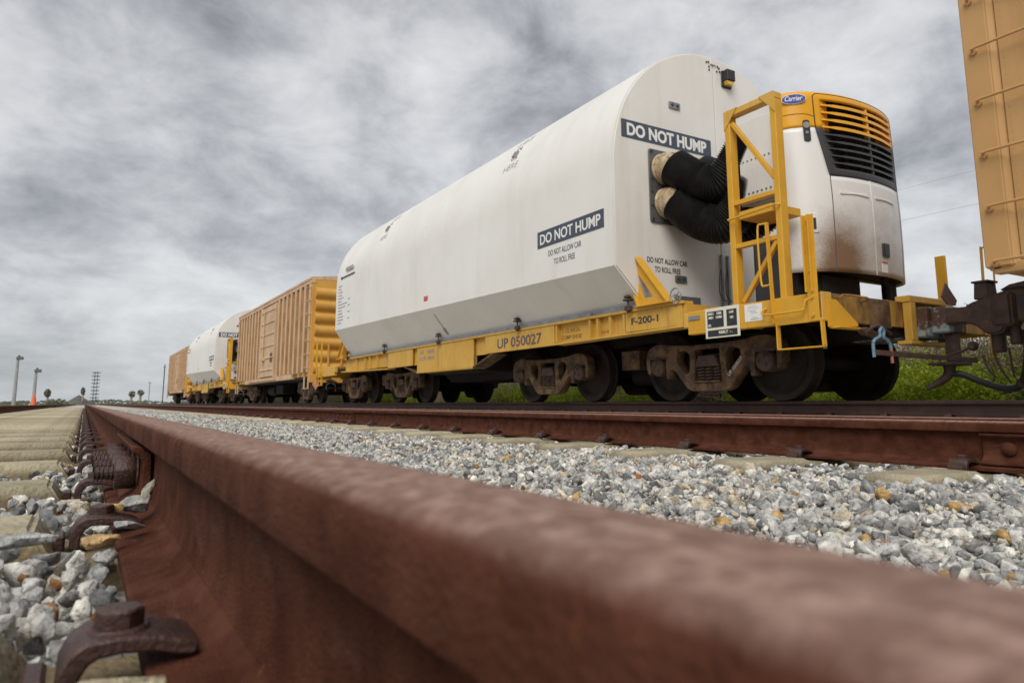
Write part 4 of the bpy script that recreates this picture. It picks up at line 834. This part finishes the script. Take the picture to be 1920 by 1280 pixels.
    lt = patch(.06, .20, 1.985, 2.145, .014, M_DGREY, 'latch', c); patch(.085, .17, 2.00, 2.125, .020, M_BLK, 'latch_handle', lt)
    st = patch(.04, .15, 1.80, 1.93, .008, M_WLET, 'sticker', c, .004); patch(.04, .15, 1.905, 1.928, .011, M_RED, 'sticker_band', st, .003)
    patch(-.54, -.12, 2.66, 2.69, .014, M_UWHITE, 'door_rib', c, .012); patch(.0, .40, 2.66, 2.69, .014, M_UWHITE, 'door_rib', c, .012)
    # left side: latch, gauge window and emblem (on the wrap-round side panel)
    lt = patch(-.90, -.80, 2.20, 2.42, .010, M_UWHITE, 'latch_recess', c, .02); patch(-.885, -.825, 2.24, 2.37, .016, M_BLK, 'latch_handle', lt, .01)
    gw = patch(-.865, -.80, 3.28, 3.54, .012, M_BLK, 'gauge_window', c, .03)
    def on_side(u, z, off=.016):
        p = Vector(pos(u, z, -off)); e1 = (Vector(pos(u+.01, z, -off))-Vector(pos(u-.01, z, -off))).normalized(); e2 = Vector((0, 0, 1)); n_ = e1.cross(e2).normalized(); e2 = n_.cross(e1)
        return Matrix(((e1.x, e2.x, n_.x, p.x), (e1.y, e2.y, n_.y, p.y), (e1.z, e2.z, n_.z, p.z), (0, 0, 0, 1)))
    tb_u = np.linspace(-1, 0, 2001); tb_x = np.array([xrel(u) for u in tb_u])
    def ellipse(rx, rz, Mx, mat, name, par, th_):
        q = MB(); q.prism([(rx*math.cos(a), rz*math.sin(a)) for a in np.linspace(0, 2*PI, 41)[:-1]], 'z', -.004, th_); me = q.build(name, mat, par); me.data.transform(Matrix.Translation(rootloc(c))); me.data.transform(Mx); me.data.transform(Matrix.Translation(-rootloc(c))); return me
    ug = uof(-.833); d = ellipse(.038, .038, on_side(ug, 3.475, .016), M_GREY, 'dial', gw, .004); ellipse(.018, .018, on_side(ug, 3.385, .016), M_GREY, 'dial', gw, .004)
    Mx = on_side(-.735, 3.80, .010)
    em = ellipse(.135, .062, Mx, M_WLET, 'emblem', c, .004); ellipse(.129, .056, Mx @ Matrix.Translation((0, 0, .003)), M_BLUE, 'emblem_field', em, .004)
    text('Carrier', .085, M_WLET, em, Mx @ Matrix.Translation((0, -.022, .0085)), width=.195, shear=.28, bold=.001, ext=.0008)
    # plenum and support below
    q = MB(); q.box(6.90, MXs(6.90), 5.20, 5.90, 2.72, 3.80); q.box(6.87, 6.90, 5.20, 5.28, 2.72, 3.80); pn = q.build('plenum', M_WHITE2, c, bevel=.006)
    q = MB(); q.box(6.88, 6.9, 5.30, 5.88, 2.72, 2.78)
    for k in range(9): q.hexbolt((6.899, 5.32+.065*k, 2.86), (-1, 0, 0), .012, .01); q.hexbolt((6.899, 5.32+.065*k, 3.28), (-1, 0, 0), .010, .008)
    q.build('bolt', M_PANEL, pn)
    q = MB(); q.tube(catmull([(6.86, 5.36, 3.75), (6.85, 5.34, 3.4), (6.86, 5.33, 3.1), (6.85, 5.31, 2.9), (6.86, 5.28, 2.7)], 5), .006, 6); q.build('cable', M_BLK, pn)
    q = MB()
    for a in (6.98, 8.45): q.box(a, a+.12, 5.02, 5.14, 1.392, 1.80)
    q.tube(catmull([(8.10, 4.9, 1.77), (8.2, 4.9, 1.66), (8.22, 4.92, 1.40)], 6), .03, 8); q.box(7.11, 7.80, 5.00, 5.16, 1.392, 1.74); q.box(6.92, 8.02, 5.17, 5.29, 1.392, 1.76); q.build('mounting_frame', M_UNDER, c)
    return c

def make_hose(path, label, group=None):
    pts = catmull(path, 30); o = MB(); n2 = len(pts)
    o.tube(pts, lambda i: .240+.015*math.cos(i*2*PI/4.0), 30)
    ob = o.build('flexible_duct', M_RUB, None, smooth=60, org=path[0]); ob.location = path[0]
    return tag(ob, label, 'duct', group)
HP = [[(6.74, 6.86, 3.49), (6.80, 6.66, 3.32), (6.87, 6.48, 3.19), (6.96, 6.28, 3.16), (7.02, 6.10, 3.34), (7.05, 5.98, 3.50), (7.08, 5.88, 3.58)],
      [(6.775, 6.86, 2.99), (6.83, 6.68, 2.80), (6.90, 6.50, 2.66), (6.99, 6.28, 2.60), (7.05, 6.10, 2.74), (7.09, 5.98, 2.92), (7.13, 5.88, 3.05)],
      [(7.26, 6.86, 3.50), (7.32, 6.6, 3.34), (7.44, 6.36, 3.26), (7.58, 6.14, 3.36), (7.64, 6.0, 3.50), (7.66, 5.88, 3.58)],
      [(7.28, 6.86, 3.02), (7.34, 6.6, 2.76), (7.48, 6.36, 2.66), (7.60, 6.14, 2.78), (7.66, 6.0, 2.96), (7.68, 5.88, 3.06)]]
HLAB = ['upper black corrugated duct looping over the yellow frame side', 'lower black corrugated duct sagging beneath the upper one', 'upper inner black duct half hidden behind the outer ducts', 'lower inner black duct hidden behind the outer ducts']
def make_genset(label):
    c = thing('fuel_tank', label, 'tank', (CX, 5.6, 1.39))
    q = MB(); q.box(6.92, 8.0, 5.30, 5.80, 1.392, 2.26); q.build('housing', M_BOXG, c, bevel=.03, seg=2)
    q = MB(); q.box(6.90, 6.918, 5.36, 5.74, 1.50, 2.18); q.build('side_door', M_DGREY, c, bevel=.004)
    return c

car1 = make_flatcar('yellow eight-axle flatcar lettered UP 050027 along its side sill')
cont1 = make_container('large white arched container with a DO NOT HUMP sign on its side and end')
unit1 = make_unit('white refrigeration unit with orange hood and dark louvred grille, soot-stained below')
gen1 = make_genset('dark grey tank housing standing behind the yellow frame below the ducts')
hoses = [make_hose(p, l, None) for p, l in zip(HP, HLAB)]

DT = 33.5
lab2 = {car1: 'far yellow flatcar behind the tan boxcar with ribbed sides', cont1: 'far white arched container behind the tan boxcar', unit1: 'far refrigeration unit hidden at the end of the second container', gen1: 'far dark tank housing by the second container'}
for o, l in lab2.items():
    c2 = copy_tree(o); c2.location.y += DT; c2['label'] = l
for o, l in zip(hoses, ('upper black duct on the far second container', 'lower black duct on the far second container', 'upper inner duct of the far second container', 'lower inner duct of the far second container')):
    c2 = o.copy(); COL.objects.link(c2); c2.location.y += DT; c2['label'] = l

# ------------------------------------------------------------------ boxcars
def make_boxcar(y0, y1, label, near=False, side_mat=None):
    XS = SX if near else SX+.05
    c = thing('boxcar', label, 'boxcar', (CX, (y0+y1)/2, RZ)); zt = 4.55; zb = 1.385 if near else 1.20
    sm = side_mat or M_TANF
    bd = .06 if near else .14
    q = MB(); q.box(XS+bd, MXs(XS+bd), y0+.12, y1-.12, zb+.02, zt-.06); q.build('body', sm if near else M_ORE, c)
    q = MB(); q.prism([(XS-.02, zt-.10), (XS-.02, zt-.02), (CX, zt+.14), (MXs(XS-.02), zt-.02), (MXs(XS-.02), zt-.10)], 'y', y0+.02, y1-.02); q.build('roof', sm, c, bevel=.004)
    for sd_, X in ((1, XS), (-1, MXs(XS))):
        q = MB(); q.box(*sorted((X, X+sd_*.14)), y0, y1, zt-.22, zt-.101); q.build('top_chord', sm, c, bevel=.006)
        if not near:
            q = MB(); q.box(*sorted((X-sd_*.01, X+sd_*.15)), y0+2.3, y1-2.3, zb-.03, zb+.14); q.build('side_sill', sm, c, bevel=.006)
            yd = (y0+y1)/2-.3; dw = 1.25
            for k in range(21):
                y = y0+.20+k*(y1-y0-.40)/20
                if yd-dw-.1 < y < yd+dw+.1: continue
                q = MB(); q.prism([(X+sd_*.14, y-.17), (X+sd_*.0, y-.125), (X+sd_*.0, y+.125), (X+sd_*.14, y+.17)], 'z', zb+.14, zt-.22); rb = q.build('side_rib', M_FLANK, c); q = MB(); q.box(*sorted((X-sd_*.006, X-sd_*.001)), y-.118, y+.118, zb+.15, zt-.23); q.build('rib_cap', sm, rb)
            q = MB(); q.box(*sorted((X-sd_*.03, X+sd_*.139)), yd-dw, yd+dw, zb+.18, zt-.30); dr = q.build('door', sm, c, bevel=.006)
            for k in range(6):
                z = zb+.45+k*.48; q = MB(); q.prism([(X-sd_*.03, z-.05), (X-sd_*.07, z), (X-sd_*.03, z+.05)], 'y', yd-dw+.06, yd+dw-.06); q.build('door_rib', sm, dr)
            for s in (-1, 1):
                q = MB(); q.box(*sorted((X-sd_*.05, X+sd_*.05)), yd+s*dw-.05, yd+s*dw+.05, zb+.15, zt-.28); q.build('door_post', sm, c)
            q = MB(); q.cyl((X-sd_*.08, yd+.6, zb+.6), (X-sd_*.08, yd+.6, zt-.5), .025, 8); q.box(*sorted((X-sd_*.11, X-sd_*.03)), yd+.35, yd+.85, zb+.85, zb+.98); q.build('lock_bar', M_TANF, dr); q = MB(); q.box(*sorted((X-sd_*.045, X-sd_*.031)), yd-.95, yd-.60, zb+.75, zb+1.1); q.build('lock_plate', M_TRUCK, dr)
            q = MB(); q.box(*sorted((X-sd_*.06, X+sd_*.02)), yd-dw-.4, yd+dw+2.2, zb+.02, zb+.13); q.build('door_track', sm, c)
        else:
            for ye, s in ((y1, -1), (y0, 1)):
                q = MB(); q.prism([(X, ye), (X, ye+s*.20), (X+sd_*.055, ye+s*.255), (X+sd_*.055, ye)], 'z', zb, zt-.22); q.build('corner_post', sm, c, bevel=.01, seg=2)
            yy = y1-.255
            k = 0
            while yy > y0+.4:
                wd = 1.18; q = MB(); q.box(*sorted((X+sd_*.030, X+sd_*.059)), max(y0+.26, yy-wd+.006), yy, zb+.04, zt-.22); pn = q.build('side_panel', sm, c, bevel=.004)
                q = MB()
                for z in np.arange(zb+.1, zt-.25, .07): q.lathe([(0, .0045), (-sd_*.003, .003)], (X+sd_*.030, yy-.035, z), 'x', 6)
                q.build('rivet', sm, pn)
                yy -= wd; k += 1
            q = MB(); q.box(*sorted((X+sd_*.02, X+sd_*.12)), y0+.05, y1-.05, zb-.05, zb+.035); q.build('side_sill', sm, c, bevel=.008)
        for ye, s in ((y1, -1), (y0, 1)):
            q = MB()
            for k in range(8):
                z = (1.43 if near else 1.5)+.452*k*.999
                if z > zt-.3: break
                pth = [(X+sd_*.02, ye+s*.08, z), (X-sd_*.05, ye+s*.09, z), (X-sd_*.055, ye+s*.14, z), (X-sd_*.055, ye+s*.56, z), (X-sd_*.05, ye+s*.61, z), (X+sd_*.02, ye+s*.62, z)]
                qq = MB(); qq.tube(pth, .0125, 8); qq.lathe([(sd_*.03, .034), (-sd_*.012, .030)], (X-sd_*.005, ye+s*.085, z-.012), 'x', 14); qq.build('ladder_rung', sm, c)
            if near: continue
            q = MB()
            for a in (.06, .56): q.bar((X+sd_*.01, ye+s*a, zb), (X+sd_*.01, ye+s*a, .80), .05, .014, (0, 1, 0))
            q.box(*sorted((X-sd_*.03, X+sd_*.05)), *sorted((ye+s*.04, ye+s*.58)), .79, .805); q.build('sill_step', sm, c)
    # corrugated ends
    em = M_ORE if not near else sm
    for ye, s in ((y0, 1), (y1, -1)):
        q = MB(); q.box(XS+.02, MXs(XS+.02), *sorted((ye+s*.02, ye+s*.118)), zb-.02, zt-.105); en = q.build('end_wall', em, c, bevel=.01)
        for k in range(0 if near else 7):
            z = zb+.28+k*.42
            q = MB(); prf = [(ye+s*.02, z-.19), (ye-s*.07, z-.13), (ye-s*.12, z), (ye-s*.08, z+.10), (ye+s*.02, z+.17)]
            q.prism(prf, 'x', XS+.14, MXs(XS+.14)); q.build('end_rib', em, en, smooth=60)
        q = MB(); q.box(XS+.02+(.75 if near else 0), MXs(XS+.02+(.75 if near else 0)), *sorted((ye-s*.03, ye+s*.05)), 1.0, 1.28); q.build('end_sill', M_CAST if near else em, c, bevel=.01)
        q = MB(); q.box(CX-.25, CX+.25, *sorted((ye-s*.18, ye+s*.3)), 1.02, 1.36); q.build('striker', M_CAST, c, bevel=.01)
        if not near:
            q = MB()
            for a in (CX-.9, CX-.45, CX+.6): q.bar((a, ye-s*.12, 1.2), (a, ye-s*.12, 2.25), .05, .04, (0, 1, 0))
            q.box(CX-.95, CX+.65, *sorted((ye-s*.14, ye-s*.10)), 1.42, 1.50); q.build('end_handrail', M_ORE, c)
            q = MB(); dm = [(XS+.2, 1.12), (XS+.32, .94), (XS+.2, .76), (XS+.08, .94)]; q.prism(dm, 'y', *sorted((ye-s*.20, ye-s*.18)))
            if ye == y0: q.build('placard', M_PINK, c)
        if not near: coupler(c, ye-s*.13, -s)
    q = MB(); q.box(CX-.32, CX+.32, y0+.3, y1-.3, .85, zb+.03); q.box(XS+.15, MXs(XS+.15), y0+.3, y1-.3, zb-.06, zb+.03); q.build('underframe', M_UNDER, c)
    q = MB(); q.box(CX-.9, CX-.4, (y0+y1)/2-.6, (y0+y1)/2+.6, .7, 1.05); q.cyl((CX-.7, (y0+y1)/2+1.0, .85), (CX-.7, (y0+y1)/2+2.2, .85), .2, 16); q.build('brake_gear', M_UNDER, c)
    make_truck(c, y0+1.85); make_truck(c, y1-1.85)
    return c
b1 = make_boxcar(-10.3, 2.92, 'smooth tan boxcar with ladder rungs, coupled in front of the refrigeration unit', near=True, side_mat=M_TAN)
b2 = make_boxcar(23.45, 36.6, 'tan boxcar with vertical side ribs and orange ribbed end behind the first white container')
b3 = copy_tree(b2); b3.location.y += DT-.05; b3['label'] = 'last tan boxcar beyond the second white container'
# coupler casting, air hoses and chains at the near end of the first boxcar
q = MB(); zc = RZ+.866
q.prism(roundpoly([(2.95, zc-.12), (2.95, zc+.17), (3.42, zc+.185), (3.60, zc+.14), (3.74, zc+.10), (3.80, zc+.06), (3.80, zc-.09), (3.70, zc-.13), (3.60, zc-.23), (3.48, zc-.23), (3.40, zc-.14)], .035), 'x', CX-.19, CX+.22); hd = q.build('coupler_head', M_CAST, b1, bevel=.02, seg=2)
for yw in (3.22, 3.42):
    q = MB(); q.prism(roundpoly([(yw-.065, zc+.0), (yw+.065, zc+.0), (yw+.065, zc+.115), (yw-.065, zc+.115)], .025), 'x', CX-.201, CX-.190); q.build('pocket', M_BLK, hd)
q = MB(); q.prism([(3.16, zc+.19), (3.50, zc+.20), (3.40, zc+.25), (3.16, zc+.28)], 'x', CX-.12, CX+.16); q.build('head_crown', M_CAST, b1, bevel=.02, seg=2)
q = MB(); q.prism([(3.585, zc+.14), (3.735, zc+.14), (3.72, zc+.305), (3.60, zc+.305)], 'x', CX-.10, CX+.08); lg = q.build('lock_lug', M_CAST, b1, bevel=.01)
q = MB(); q.box(CX-.11, CX+.09, 3.58, 3.74, zc+.306, zc+.326); q.build('lug_cap', M_CAST, lg, bevel=.004)
for yk, rk, zl in ((3.56, .062, .40), (3.40, .055, .33)):
    q = MB(); q.cyl((CX-.06, yk, zc-zl), (CX-.06, yk, zc-.1), rk, 18); q.build('knuckle_pin', M_CAST, b1, bevel=.008)
q = MB(); q.lathe([(-.03, .030), (0, .048), (.03, .048), (.05, .028)], (CX-.20, 3.74, zc-.33), 'x', 18); rr1 = q.build('release_eye', M_CAST, b1)
q = MB(); q.tube(catmull([(CX-.18, 4.0, zc-.42), (CX-.18, 3.92, zc-.39), (CX-.2, 3.82, zc-.37), (CX-.21, 3.76, zc-.34)], 6), .013, 8); q.build('release_rod', M_CAST, b1)
for pth in ([(CX-.1, 3.60, .80), (CX-.1, 3.54, .62), (CX-.1, 3.47, .50)], [(CX-.1, 3.46, .84), (CX-.1, 3.45, .66), (CX-.1, 3.44, .55)], [(CX-.1, 3.70, .78), (CX-.1, 3.66, .64), (CX-.1, 3.60, .56)]):
    q = MB(); q.tube(catmull(pth, 5), .011, 7); q.build('chain', M_CAST, b1)
q = MB(); q.tube(catmull([(CX-.10, 3.28, 1.02), (CX-.10, 3.29, .90), (CX-.08, 3.31, .76), (CX-.06, 3.35, .60), (CX+.02, 3.42, .51)], 8), .040, 14); ah = q.build('air_hose', M_RUB, b1)
q = MB(); q.lathe([(-.06, .05), (-.02, .055), (.02, .05), (.06, .056), (.10, .05)], (CX-.10, 3.28, 1.06), 'z', 16); q.build('hose_ferrule', M_TAPE, ah)
q = MB(); q.lathe([(-.04, .048), (.0, .056), (.04, .048)], (CX+.03, 3.43, .50), 'z', 14); q.build('glad_hand', M_CAST, ah)

# ------------------------------------------------------------------ vegetation behind the train
def twig_bush(name, x, y, r, h, nst, label, leafm=None, nleaf=0, lsz=.05, group=None):
    t_ = thing(name, label, 'bush', (x, y, ground_z(x)), group); z0 = ground_z(x)
    V, F = [], []; LV, LF = [], []
    for k in range(nst):
        a = rng.uniform(0, 2*PI); rr_ = r*math.sqrt(rng.random()); p = np.array([x+.55*rr_*math.cos(a), y+.55*rr_*math.sin(a), z0])
        d = np.array([math.cos(a)*rng.uniform(.1, .9), math.sin(a)*rng.uniform(.1, .9), rng.uniform(.8, 1.7)]); seg_ = 6; ln = h*rng.uniform(.5, 1.25)/seg_; w_ = rng.uniform(.004, .011)
        for s in range(seg_+1):
            sdv = np.array([-d[1], d[0], 0])/(np.hypot(d[0], d[1])+1e-6)*w_*(1-s/(seg_+2)); V += [tuple(p-sdv), tuple(p+sdv), tuple(p+np.array([0, 0, w_*(1-s/(seg_+2))]))]
            if s:
                b_ = len(V)-6; F += [(b_, b_+1, b_+4, b_+3), (b_+1, b_+2, b_+5, b_+4), (b_+2, b_, b_+3, b_+5)]
            if s > 1 and nleaf:
                for q_ in range(nleaf):
                    c_ = p+rng.normal(size=3)*lsz*1.6; e1 = rng.normal(size=3); e1 /= np.linalg.norm(e1); e2 = np.cross(e1, rng.normal(size=3)); e2 /= np.linalg.norm(e2); sz = lsz*rng.uniform(.5, 1.2); b3_ = len(LV)
                    LV += [tuple(c_-e1*sz), tuple(c_+e2*sz*.42), tuple(c_+e1*sz), tuple(c_-e2*sz*.42)]; LF.append((b3_, b3_+1, b3_+2, b3_+3))
            d = d+rng.normal(size=3)*.26; d /= np.linalg.norm(d); p = p+d*ln
    q = MB(); q.v = V; q.f = F; q.build('stems', M_STEM, t_, smooth=0)
    if LF: q = MB(); q.v = LV; q.f = LF; q.build('foliage', leafm, t_, smooth=0)
    return t_
def palmetto(x, y, h, label):
    t_ = thing('saw_palmetto', label, 'palm', (x, y, ground_z(x)), 'saw palmettos behind the coupler'); z0 = ground_z(x); V, F = [], []; SV, SF = MB(), 0
    for k in range(17):
        a = rng.uniform(0, 2*PI); el = rng.uniform(.35, 1.25); ln = h*rng.uniform(.6, 1.05); d = np.array([math.cos(a)*math.cos(el), math.sin(a)*math.cos(el), math.sin(el)])
        tip = np.array([x, y, z0])+d*ln; SV.tube([(x, y, z0), tuple(tip)], .008, 5)
        u1 = np.cross(d, [0, 0, 1]); u1 /= np.linalg.norm(u1); u2 = np.cross(u1, d)
        for j in range(18):
            b_ = -1.5+3.0*j/17; ld = d*math.cos(b_)+u1*math.sin(b_)+u2*.12; L2 = .36*rng.uniform(.8, 1.1); sd2 = np.cross(ld, u2); sd2 /= np.linalg.norm(sd2)
            k0 = len(V); m_ = tip+ld*L2*.55; e_ = tip+ld*L2-np.array([0, 0, .05]); V += [tuple(tip), tuple(m_+sd2*.015), tuple(e_), tuple(m_-sd2*.015)]; F.append((k0, k0+1, k0+2, k0+3))
    q = MB(); q.v = V; q.f = F; q.build('fronds', M_PALM, t_, smooth=0); SV.build('stalks', M_STEM, t_)
def spread(protos, spots, name):
    # the first spots take the prototypes themselves, the rest take copies turned and scaled a little
    for k, (x, y, sc) in enumerate(spots):
        o = protos[k] if k < len(protos) else copy_tree(protos[k % len(protos)])
        o.location = (x, y, ground_z(x)); o.rotation_euler.z = rng.uniform(0, 2*PI); o.scale = (sc*rng.uniform(.9, 1.15),)*2+(sc,)
DBL = 'tangle of bare grey-brown twigs behind the train'
pa = [twig_bush('dry_bush', 11.7, 40+k, 1.0, 1.2, 520, DBL, M_DRYL if k not in (1, 3) else M_LEAF2, 3, .022, 'bare bushes behind the train') for k in range(5)]
spread(pa, [(11.7+rng.uniform(-.4, 1.0), 3.0+k*.85+rng.uniform(-.3, .3), rng.uniform(.86, 1.15)*(1.12 if k < 10 else 1)) for k in range(34)]+[(12.4+rng.uniform(-.3, .8), 3.6+k*.6, rng.uniform(1.05, 1.25)) for k in range(12)], 'dry_bush')
pb = [twig_bush('dry_bush', 13.8, 40+k, 1.3, 1.5, 480, DBL, M_DRYL if k != 1 else M_LEAF2, 6, .034, 'bare bushes behind the train') for k in range(4)]
for k in range(30):
    o = copy_tree(pa[k % 5]); o.location = (11.6+rng.uniform(-.4, .8), 32+k*1.5, ground_z(11.6)); o.rotation_euler.z = rng.uniform(0, 6.28); o.scale = (1.3, 1.3, rng.uniform(1.1, 1.5))
spread(pb, [(13.6+rng.uniform(-.3, .8), 3.6+k*1.3, rng.uniform(.9, 1.12)*(1.15 if k < 8 else 1)) for k in range(22)], 'dry_bush')
pc = [twig_bush('green_shrub', 10.6, 40+k, .52, .78, 75, 'low bright green shrub growing beside the train track', M_LEAF, 14, .040, 'bright green shrubs beside the track') for k in range(3)]
spread(pc, [(x, y, h/.6) for x, y, h in ((10.55, 6.9, .55), (10.6, 6.3, .62), (10.9, 6.6, .66), (10.95, 5.9, .70), (10.9, 5.3, .64), (10.6, 5.95, .60), (10.5, 6.6, .5), (10.8, 7.3, .55), (10.6, 14.3, .6), (10.7, 15.6, .5), (10.55, 5.6, .66), (10.7, 5.05, .52), (10.5, 7.6, .45), (10.6, 9.2, .45), (10.6, 12.2, .5), (10.6, 17.2, .7), (10.6, 20.4, .62), (10.7, 24.5, .7), (10.7, 27.5, .75), (10.7, 31, .8))], 'green_shrub')
for x, y, h in ((10.7, 4.35, .55), (10.8, 3.8, .6), (10.9, 4.75, .50), (11.3, 8.2, .6), (10.8, 3.3, .6)): palmetto(x, y, h, 'fan-leaved palmetto low behind the hanging brake hose')
# grass verge: one mass
V, F = [], []
for k in range(16000):
    x = rng.uniform(10.0, 12.2); y = rng.uniform(2.5, 34); z0 = ground_z(x); h = rng.uniform(.12, .38); a = rng.uniform(0, 2*PI); b_ = len(V); dx, dy = math.cos(a)*.006, math.sin(a)*.006; lx, ly = rng.normal(0, .10, 2)
    V += [(x-dx, y-dy, z0), (x+dx, y+dy, z0), (x+lx*.4+dx*.7, y+ly*.4+dy*.7, z0+h*.6), (x+lx*.4-dx*.7, y+ly*.4-dy*.7, z0+h*.6), (x+lx, y+ly, z0+h)]; F += [(b_, b_+1, b_+2, b_+3), (b_+3, b_+2, b_+4)]
q = MB(); q.v = V; q.f = F; tag(q.build('verge_grass', M_DRYG, smooth=0), 'dry straw-coloured grass along the far edge of the train track', 'grass', kind='stuff')

# ------------------------------------------------------------------ far left: lamps, mast, cone, trees, wires
def lamp(x, y, h, label):
    t_ = thing('lamp_post', label, 'lamp post', (x, y, ground_z(x)), None); q = MB(); q.tube([(x, y, ground_z(x)), (x, y, h)], lambda i: .30-.10*i, 10); q.build('pole', M_POLE, t_)
    q = MB(); q.box(x-.25, x+.75, y-.35, y+.35, h-.25, h+.25); q.box(x-.05, x+.3, y-.15, y+.15, h+.25, h+.5); q.build('lamp_head', M_STEELD, t_, bevel=.08)
lamp(-9.9, 140, 7.7, 'tall grey lamp post with a boxy head, the taller of two'); lamp(-7.25, 140, 5.7, 'shorter grey lamp post rising just behind the orange cone')
t_ = thing('signal_mast', 'slender dark mast with short side rungs beyond the end of the track', 'mast', (1.9, 190, -.03)); q = MB()
for a, b_ in ((-.3, -.3), (.3, -.3), (.3, .3), (-.3, .3)): q.cyl((1.9+a, 190+b_, -.03), (1.9+a, 190+b_, 7.7), .07, 6)
q.build('tower_legs', M_STEELD, t_); q = MB()
for k in range(9): q.box(1.9-.85, 1.9+.85, 189.9, 190.1, .8+k*.82, 1.0+k*.82); q.bar((1.6, 190, .5+k*.82), (2.2, 190, 1.2+k*.82), .08, .08, (0, 1, 0))
q.build('crossarms', M_STEELD, t_)
t_ = thing('traffic_cone', 'orange traffic cone beside the far left rail', 'cone', (-1.95, 38, .05)); q = MB(); q.lathe([(.02, .16), (.35, .10), (.72, .03)], (-1.95, 38, .05), 'z', 18); q.build('cone_body', M_CONE, t_); q = MB(); q.box(-2.13, -1.77, 37.82, 38.18, .05, .075); q.build('cone_base', M_CONE, t_)
def leafball(x, y, z, rx, rz, n, mat, par, name='crown', sz=.3):
    V, F = [], []
    for k in range(n):
        d = rng.normal(size=3); d /= np.linalg.norm(d); d *= rng.uniform(.5, 1.05); c_ = np.array([x+d[0]*rx, y+d[1]*rx, z+d[2]*rz]); e1 = rng.normal(size=3); e1 /= np.linalg.norm(e1); e2 = np.cross(e1, rng.normal(size=3)); e2 /= np.linalg.norm(e2); b_ = len(V); s = sz*rng.uniform(.6, 1.2)
        V += [tuple(c_-e1*s), tuple(c_+e2*s*.6), tuple(c_+e1*s), tuple(c_-e2*s*.6)]; F.append((b_, b_+1, b_+2, b_+3))
    q = MB(); q.v = V; q.f = F; return q.build(name, mat, par, smooth=0)
def tree(x, y, h, rx, rz, label, n=260, sz=.25):
    g0 = ground_z(x); t_ = thing('tree', label, 'tree', (x, y, g0)); q = MB(); q.tube([(x, y, g0), (x+.1, y, h-rz*.5)], lambda i: .2-.08*i, 8); q.build('trunk', M_STEM, t_); leafball(x, y, h, rx, rz, n, M_FAR, t_, sz=sz)
tree(-5.0, 130, 1.9, .42, .55, 'small dark round-headed tree right of the cone'); tree(-3.6, 120, .4, 1.6, .55, 'low green bush right of the round-headed tree'); tree(-.4, 160, 2.7, .3, .7, 'single grey tree on top of the dark mound')
def palm(x, y, h, label):
    g0 = ground_z(x); t_ = thing('palm_tree', label, 'palm tree', (x, y, g0), 'two palms left of the last boxcar'); q = MB(); q.tube([(x, y, g0), (x, y, h)], .22, 8); q.build('trunk', M_STEM, t_); leafball(x, y, h-.4, .55, .5, 110, M_FAR, t_, 'fronds', .35)
palm(8.0, 160, 2.7, 'small palm tree standing left of the last boxcar'); palm(9.6, 160, 2.9, 'small palm tree standing left of the last boxcar')
for i, (x, y, h, lb) in enumerate(((11.8, 170, 5.0, 'thin utility pole right of the two palms'), (6.2, 52+DT*.62, 3.9, 'thin dark post beside the end of the last boxcar'))):
    t_ = thing('utility_pole', lb, 'pole', (x, y, ground_z(x))); q = MB(); q.tube([(x, y, ground_z(x)), (x, y, h)], .10 if i == 0 else .05, 8); q.build('pole', M_POLE if i == 0 else M_STEELD, t_); q = MB(); q.box(x-(.4 if i == 0 else .12), x+(.4 if i == 0 else .12), y-.05, y+.05, h-.3, h-.2); q.build('crossarm', M_POLE, t_)
q = MB(); n2 = 28
q.v = [(-1.0+3.6*math.cos(a)*r, 165+8*math.sin(a)*r, -.2+2.3*(1-r)**1.1) for r in (1, .75, .5, .25, .02) for a in np.linspace(0, 2*PI, n2+1)[:-1]]
q.f = [(i*n2+j, i*n2+(j+1) % n2, (i+1)*n2+(j+1) % n2, (i+1)*n2+j) for i in range(4) for j in range(n2)]
tag(q.build('mound', M_MOUND, smooth=60), kind='structure')
# far treeline: reads as one mass
V, F = [], []
for k in range(5200):
    x = rng.uniform(-150, 330); y = 330+rng.uniform(0, 12); h = (1.3+1.0*mnoise.noise(Vector((x*.05, 0, 3)))+.7*mnoise.noise(Vector((x*.21, 5, 3))))*1.15; z = rng.uniform(-.4, max(.2, h)); b_ = len(V); s = rng.uniform(.35, .8); a = rng.uniform(0, PI)
    V += [(x-s, y, z), (x, y+s*.3, z-s*.6), (x+s, y+.2, z), (x, y, z+s*.6)]; F.append((b_, b_+1, b_+2, b_+3))
q = MB(); q.v = V; q.f = F; tag(q.build('treeline', M_FAR, smooth=0), 'low hazy treeline along the horizon', 'trees', kind='stuff')
for z, dz in ((14.2, 0), (12.2, 0)):
    q = MB(); q.tube([(44-.0, -20+i*12.0, z-.6*math.sin(PI*i/8)+i*.05) for i in range(9)], .008, 5); o = q.build('power_line', M_POLE, None, org=(44, 0, z)); o.location = (44, 0, z)
    tag(o, 'thin overhead wire crossing the sky beside the tan boxcar corner', 'wire', 'overhead wires')

for o in bpy.data.objects:
    if o.parent and o.name.split('.')[0] in ('bolt', 'rivet', 'print_line', 'stencil_field'): o['kind'] = 'stuff'
